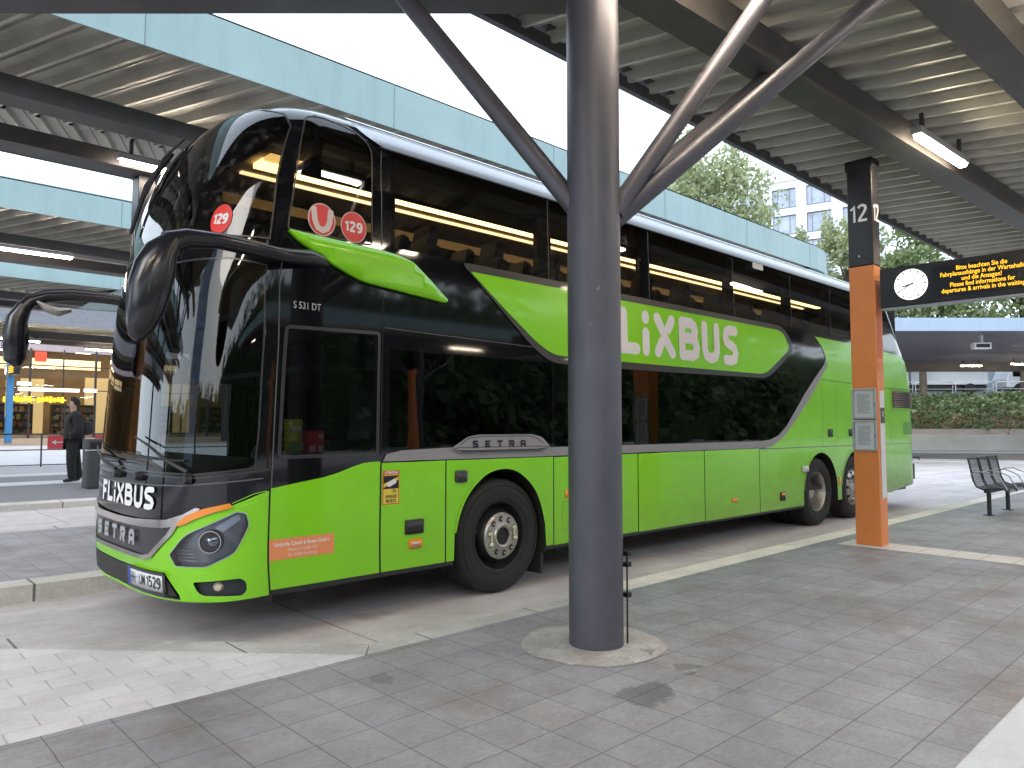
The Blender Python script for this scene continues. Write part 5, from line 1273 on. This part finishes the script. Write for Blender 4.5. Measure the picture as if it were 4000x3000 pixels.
# ---- wheels
def wheel(x, side, kind):
    y = .035 if side == 0 else 2.515; s = 1 if side == 0 else -1
    M = Matrix.Translation((x, y, .525)) @ Matrix.Rotation(R(-90*s), 4, 'X')   # local +z -> inward (+y)
    w_ = thing('tmp','x','x'); bpy.data.objects.remove(w_)
    wd = .30 if kind != 'drive' else .62
    prof = [(.295,.035),(.315,.012),(.35,.0),(.42,-.004),(.475,.006),(.51,.028),(.522,.06)]
    for k in range(5):
        z = .075+k*.045; prof += [(.524,z),(.524,z+.036),(.514,z+.038),(.514,z+.043)]
    prof += [(.522,.30),(.47,.34),(.30,.33)]
    t = MB().lathe(prof, 64, M).make('wheel', RUB, bus, True)
    for r_ in (.345,.405,.462): MB().lathe([(r_-.004,-.0032),(r_,-.0075),(r_+.004,-.0032)], 56, M).make('tyre_ring', RUB, t, True)
    if kind == 'drive':
        MB().lathe(prof, 40, M @ Matrix.Translation((0,0,.34))).make('inner_tyre', RUB, t, True)
        MB().lathe([(.305,.028),(.298,.022),(.290,.03),(.286,.05),(.268,.08),(.255,.16),(.235,.22),(.215,.235),(.10,.235)], 48, M).make('rim', DISH, t, True)
        MB().lathe([(.105,.12),(.11,.235)], 28, M).lathe([(0,.10),(.09,.105),(.105,.12)], 28, M).make('hub', DISC, t, True)
        nut = MB()
        for k in range(10):
            a = 2*math.pi*k/10; nut.lathe([(0,-.035),(.016,-.035),(.018,0)], 6, M @ Matrix.Translation((.16*math.cos(a),.16*math.sin(a),.235)))
        nut.make('wheel_nuts', DISC, t)
        hs = MB()
        for k in range(8):
            a = 2*math.pi*(k+.5)/8; hs.lathe([(0,-.003),(.026,-.003)], 12, M @ Matrix.Translation((.205*math.cos(a),.205*math.sin(a),.234)))
        hs.make('rim_hole', GAP, t)
    elif kind == 'front':
        MB().lathe([(.308,.03),(.300,.02),(.292,.035),(.285,.07),(.255,.10),(.235,.06),(.215,.015),(.205,.0)], 48, M).make('rim', BLKM, t, True)
        hs = MB()
        for k in range(10):
            a = 2*math.pi*(k+.5)/10; hs.lathe([(0,0),(.025,0)], 12, M @ Matrix.Translation((.243*math.cos(a),.243*math.sin(a),.072)) @ Matrix.Rotation(a,4,'Z') @ Matrix.Rotation(R(62),4,'Y'))
        hs.make('rim_hole', GAP, t)
        h = MB().lathe([(.078,-.018),(.082,-.030),(.100,-.034),(.108,-.022),(.125,-.018),(.20,-.016),(.213,-.004),(.213,.02)], 56, M).make('hub', DISC, t, True)
        MB().lathe([(0,-.010),(.078,-.010)], 32, M).make('hub_cap', BLKM, h, True)
        ho = MB(); nu = MB(); ye = MB()
        for k in range(10):
            a = 2*math.pi*(k+.3)/10; T = M @ Matrix.Translation((.158*math.cos(a),.158*math.sin(a),-.017))
            ho.lathe([(0,-.0012),(.027,-.0012)], 16, T)
            if k in (4,5,9,0): ye.lathe([(0,-.03),(.012,-.03),(.020,-.02),(.021,-.002)], 12, T)
            else: nu.lathe([(0,-.016),(.012,-.016),(.014,-.002)], 6, T)
        for ka, kb in ((4,5),(9,10)):
            P = [M @ Vector((.150*math.cos(2*math.pi*(k+.3)/10), .150*math.sin(2*math.pi*(k+.3)/10), -.03)) for k in (ka,kb)]; ye.tube(P, .007, 6)
        ho.make('nut_recess', GAP, h); nu.make('wheel_nuts', DISC, h); ye.make('nut_indicator', mat('pale_yellow', (.62,.64,.42), .5), h, True)
    else:
        MB().lathe([(.310,.028),(.300,.018),(.292,.03),(.286,.05),(.24,.015),(.20,.01),(.185,.02)], 56, M).lathe([(.185,.02),(.175,.07)], 40, M).make('rim', DISC, t, True)
        hs = MB()
        for k in range(10):
            a = 2*math.pi*k/10; T = M @ Matrix.Translation((.25*math.cos(a),.25*math.sin(a),.0195)) @ Matrix.Rotation(a,4,'Z') @ Matrix.Rotation(R(-30),4,'Y')
            hs.add([T@Vector(p) for p in ((-.03,-.018,-.004),(.024,-.028,-.004),(.024,.028,-.004),(-.03,.018,-.004))], [(0,1,2,3)])
        hs.make('rim_hole', GAP, t)
        MB().lathe([(0,.03),(.07,.03),(.08,.05),(.175,.06)], 40, M).make('hub', DISC, t, True)
        nu = MB()
        for k in range(10):
            a = 2*math.pi*k/10; nu.lathe([(0,-.02),(.014,-.02),(.016,.02)], 6, M @ Matrix.Translation((.135*math.cos(a),.135*math.sin(a),.04)))
        nu.make('wheel_nuts', DISC, t)
for sd_ in (0, 1): wheel(2.87, sd_, 'front'); wheel(9.56, sd_, 'drive'); wheel(10.93, sd_, 'tag')
MB().box((3.42,.06,.10),(3.45,.42,.48)).make('mudflap', mat('flap_rubber', (.03,.03,.03), .8), bus); MB().box((.75,.25,.22),(.95,.45,.34)).make('front_bracket', BLKM, bus)
MB().tube([near(13.99,.90,.0), (14.18,.06,.92), (14.2,.06,.88)], .018, 6).box((13.9,.1,.5),(14.06,2.4,.8)).make('rear_bumper', BLKM, bus)
patch('roof_camera', rounded(rect(7.55,3.72,7.85,3.80), .03), mat('pale_plastic'), (), .05)
# ---- interior
MB().box((.95,.10,1.96),(13.4,2.45,2.0)).make('deck', INT, bus)
MB().box((.95,.10,3.92),(12.6,2.45,3.95)).make('ceiling', INT, bus)
for q in (((.9,2.44,2.0),(13.2,2.46,3.9)), ((13.2,.1,.9),(13.22,2.45,3.9)), ((.75,.10,.55),(13.2,2.45,.62)), ((3.0,1.3,.62),(3.04,2.43,1.96)), ((2.2,2.40,.62),(13.2,2.42,1.96))):
    MB().box(*q).make('inner_wall', INT, bus)
MB().box((.92,1.00,3.895),(12.5,2.40,3.915)).make('ceiling_panel', INTB, bus)
MB().box((1.0,2.0,3.70),(12.5,2.42,3.76)).make('luggage_rack', INTB, bus)
MB().box((1.0,1.975,3.70),(12.5,1.998,3.80)).make('rack_rail', INTB, bus)
MB().box((1.0,.12,3.60),(12.6,.50,3.66)).make('luggage_rack_near', INT, bus)
MB().box((1.0,1.10,3.85),(12.5,1.30,3.893)).make('light_strip', STRIP, bus)
MB().box((1.0,.95,3.862),(12.5,1.09,3.893)).make('ceiling_glow', mat('yellow_glow', (.8,.6,.2), .5, emit=(1,.62,.18), es=1.3), bus)  # emissive band stands in for the ceiling lit beside the strip
MB().box((1.0,1.55,3.875),(12.5,1.60,3.893)).make('light_strip', STRIP2, bus)
for x in (1.60,3.50,5.19,7.09,8.75,10.13,11.515): MB().box((x-.10,.085,2.9),(x+.10,.14,3.9)).make('window_pillar', INT, bus)
def seat_me():
    b = bmesh.new()
    def bx(a, c, M=Matrix()):
        r = bmesh.ops.create_cube(b, size=1); S_ = Vector(c)-Vector(a)
        for v in r['verts']: v.co = M @ Vector(((v.co.x+.5)*S_.x+a[0], (v.co.y+.5)*S_.y+a[1], (v.co.z+.5)*S_.z+a[2]))
    T = Matrix.Translation((.45,0,.45)) @ Matrix.Rotation(R(16), 4, 'Y') @ Matrix.Translation((-.45,0,-.45))
    bx((0,0,.30),(.50,.44,.46)); bx((.42,.01,.40),(.56,.43,1.05), T); bx((.43,.08,1.0),(.54,.36,1.22), T); bx((.15,.05,0),(.35,.39,.32)); bx((.1,.43,.55),(.5,.47,.62))
    bmesh.ops.bevel(b, geom=list(b.edges), offset=.03, segments=2, affect='EDGES', clamp_overlap=True)
    me = bpy.data.meshes.new('seat'); b.to_mesh(me); b.free(); me.materials.append(SEATM); return me
SM = seat_me()
def put_seat(x, y, z):
    o = link(bpy.data.objects.new('seat', SM)); o.parent = bus; o.location = (x-7.0, y-1.275, z); o.scale = (1,1,1.14 if z > 1.5 else 1)
for k in range(13):
    for y in (.14,.60,1.50,1.96): put_seat(1.55+k*.82, y, 2.0)
for k in range(4):
    for y in (.16,.62): put_seat(3.7+k*.85, y, .95)
# driver's place
DASH = mat('dashboard', (.02,.02,.022), .6)
MB().prism([(.28,.95),(.95,.95),(.88,1.22),(.62,1.30),(.30,1.20)], .25, 2.3, Matrix(((1,0,0,0),(0,0,1,0),(0,1,0,0),(0,0,0,1)))).make('dashboard', DASH, bus, bevel=.02)
stw = MB(); M = Matrix.Translation((.98,.68,1.42)) @ Matrix.Rotation(R(-38),4,'Y')
stw.tube([M @ Vector((.23*math.cos(2*math.pi*k/28), .23*math.sin(2*math.pi*k/28), 0)) for k in range(29)], .015, 8, False)
for a in (90,210,330): stw.tube([M @ Vector((0,0,-.03)), M @ Vector((.23*math.cos(R(a)),.23*math.sin(R(a)),0))], .013, 6)
stw.tube([M @ Vector((0,0,-.02)), (.78,.68,1.2)], .03, 8).make('steering_wheel', mat('wheel_grey', (.06,.06,.065), .5), bus, True)
o = link(bpy.data.objects.new('driver_seat', SM)); o.parent = bus; o.location = (1.30-7.0, .45-1.275, .95)
MB().box((1.95,.12,.6),(1.98,1.2,2.3)).make('partition', INT, bus)
MB().box((.5,.15,2.35),(1.9,2.4,2.40)).make('cab_ceiling', INT, bus)
# things lying by the driver's window
SN1 = mat('snack_yellow', (.70,.62,.06), .35, var=.25, vs=20)
t = thing('snack_bag', 'yellow and green snack bag standing inside the driver window', 'snack bag', (.82,.10,1.31))
v, f = [], []
n = 8
for i in range(n+1):
    z = .27*i/n; th = .035*math.sin(math.pi*i/n)+.002; wv = .075-.008*math.sin(math.pi*i/n)
    v += [(.82-wv,.10-th*.2,1.315+z),(.82,.10-th,1.315+z),(.82+wv,.10-th*.2,1.315+z),(.82+wv,.10+th*.2,1.315+z),(.82,.10+th,1.315+z),(.82-wv,.10+th*.2,1.315+z)]
for i in range(n):
    for k in range(6): f.append((i*6+k, i*6+(k+1)%6, (i+1)*6+(k+1)%6, (i+1)*6+k))
f += [tuple(range(5,-1,-1)), tuple(range(n*6, n*6+6))]
obj('bag', v, f, SN1, t, True)
MB().box((.765,.045,1.35),(.875,.052,1.42)).make('bag_print', mat('snack_green', (.18,.32,.05), .4), t); MB().box((.785,.050,1.50),(.855,.056,1.53)).make('bag_label', WHITE, t)
t = thing('red_box', 'red carton beside the snack bag inside the driver window', 'box', (.98,.12,1.315))
MB().box((.925,.07,1.315),(1.065,.17,1.50)).make('carton', mat('carton_red', (.75,.06,.08), .4), t, bevel=.008)
MB().box((.94,.066,1.34),(.985,.0695,1.385)).box((1.01,.066,1.34),(1.05,.0695,1.385)).box((1.01,.066,1.44),(1.05,.0695,1.47)).make('carton_print', mat('pale_pink'), t)
tag(MB().box((1.0,.06,1.302),(1.30,.22,1.306)).make('paper_sheet', PAPER), 'white sheet lying on the ledge inside the driver window', 'paper')

# ================================================================== STANDING MAN
def skin(name, joints, bones, m, parent=None, lv=2, root=0, fat=1.):
    me = bpy.data.meshes.new(name); me.from_pydata([j[0] for j in joints], bones, []); me.update()
    o = objm(name, me, m, parent, True)
    md = o.modifiers.new('skin','SKIN'); md.use_smooth_shade = True
    for i, j in enumerate(joints):
        r_ = j[1] if isinstance(j[1], tuple) else (j[1], j[1]); me.skin_vertices[0].data[i].radius = (r_[0]*fat, r_[1]*fat)
        me.skin_vertices[0].data[i].use_root = (i == root)
    s = o.modifiers.new('sub','SUBSURF'); s.levels = lv; s.render_levels = lv
    return o
PX, PY, PZ = 2.42, 13.62, .305
def pp(x, y, z, r): return ((PX+x, PY+y, PZ+z), r)
# the man faces left in the picture (local -x), a step's width between his feet
JK = mat('black_jacket', (.012,.012,.014), .8, var=.3, vs=8); TR = mat('dark_trousers', (.010,.010,.012), .85); SK = mat('skin', (.50,.32,.25), .55); HR = mat('dark_hair', (.012,.010,.009), .7); SH = mat('dark_shoes', (.015,.015,.017), .6)
man = thing('person', 'man in black jacket and dark trousers standing sideways with a backpack', 'person', (PX,PY,PZ))
JT = [pp(0,0,.98,(.155,.12)), pp(.01,0,1.18,(.15,.12)), pp(.02,0,1.40,(.165,.125)), pp(.0,0,1.53,(.07,.075)), pp(-.01,0,1.60,.058), pp(-.025,0,1.68,(.085,.078)), pp(-.03,0,1.755,(.090,.078)), pp(-.02,0,1.80,(.065,.06)),
      pp(-.02,-.10,.93,(.095,.09)), pp(-.06,-.13,.50,.062), pp(-.03,-.15,.12,.045), pp(-.05,-.15,.045,(.045,.04)), pp(-.19,-.16,.035,(.04,.03)),
      pp(.03,.10,.93,(.095,.09)), pp(.10,.12,.50,.062), pp(.17,.13,.12,.045), pp(.16,.13,.045,(.045,.04)), pp(.03,.15,.035,(.04,.03)),
      pp(.01,-.19,1.42,.06), pp(.05,-.25,1.15,.052), pp(-.08,-.20,1.0,.042), pp(-.11,-.17,.98,.03),
      pp(.02,.19,1.42,.06), pp(.06,.25,1.15,.052), pp(-.08,.20,1.0,.042), pp(-.11,.17,.98,.03)]
BN = [(0,1),(1,2),(2,3),(3,4),(4,5),(5,6),(6,7),(0,8),(8,9),(9,10),(10,11),(11,12),(0,13),(13,14),(14,15),(15,16),(16,17),(2,18),(18,19),(19,20),(20,21),(2,22),(22,23),(23,24),(24,25)]
skin('body', JT, BN, SK, man)
jk = [pp(0,0,.86,(.20,.16)), pp(.01,0,1.05,(.205,.175)), pp(.02,0,1.25,(.19,.165)), pp(.02,0,1.42,(.185,.15)), pp(0,0,1.59,(.075,.075)), pp(.01,-.19,1.42,.09), pp(.05,-.27,1.15,.08), pp(-.12,-.20,.985,.07), pp(.02,.19,1.42,.09), pp(.06,.27,1.15,.08), pp(-.10,.21,.985,.07)]
skin('jacket', jk, [(0,1),(1,2),(2,3),(3,4),(3,5),(5,6),(6,7),(3,8),(8,9),(9,10)], JK, man, fat=1.3)
skin('trousers', [pp(0,0,.95,(.16,.13)), pp(-.02,-.10,.86,(.115,.11)), pp(-.06,-.13,.50,.085), pp(-.03,-.15,.045,.07), pp(.03,.10,.86,(.115,.11)), pp(.10,.12,.50,.085), pp(.17,.13,.045,.07)], [(0,1),(1,2),(2,3),(0,4),(4,5),(5,6)], TR, man, fat=1.2)
for q in ((-.03,-.15),(.17,.13)): skin('shoe', [pp(q[0]+.03,q[1],.055,(.052,.05)), pp(q[0]-.06,q[1],.05,(.052,.045)), pp(q[0]-.18,q[1]-.01,.035,(.045,.032))], [(0,1),(1,2)], SH, man)
skin('hair', [pp(.04,0,1.68,(.085,.10)), pp(.03,0,1.78,(.098,.10)), pp(-.02,0,1.835,(.092,.085)), pp(-.075,0,1.815,(.05,.06))], [(0,1),(1,2),(2,3)], HR, man, fat=1.12)
MB().lathe([(0,-.03),(.018,-.02),(.015,.0),(0,.02)], 8, Matrix.Translation((PX-.125,PY,PZ+1.70)) @ Matrix.Rotation(R(-60),4,'Y')).make('nose', SK, man, True)
skin('backpack', [((PX+.24,PY,PZ+1.02),(.12,.16)), ((PX+.255,PY,PZ+1.20),(.125,.165)), ((PX+.245,PY,PZ+1.38),(.10,.14))], [(0,1),(1,2)], mat('black_backpack', (.016,.016,.018), .7, bump=.2))
tag(bpy.data.objects['backpack'], 'black backpack on the back of the standing man', 'backpack')
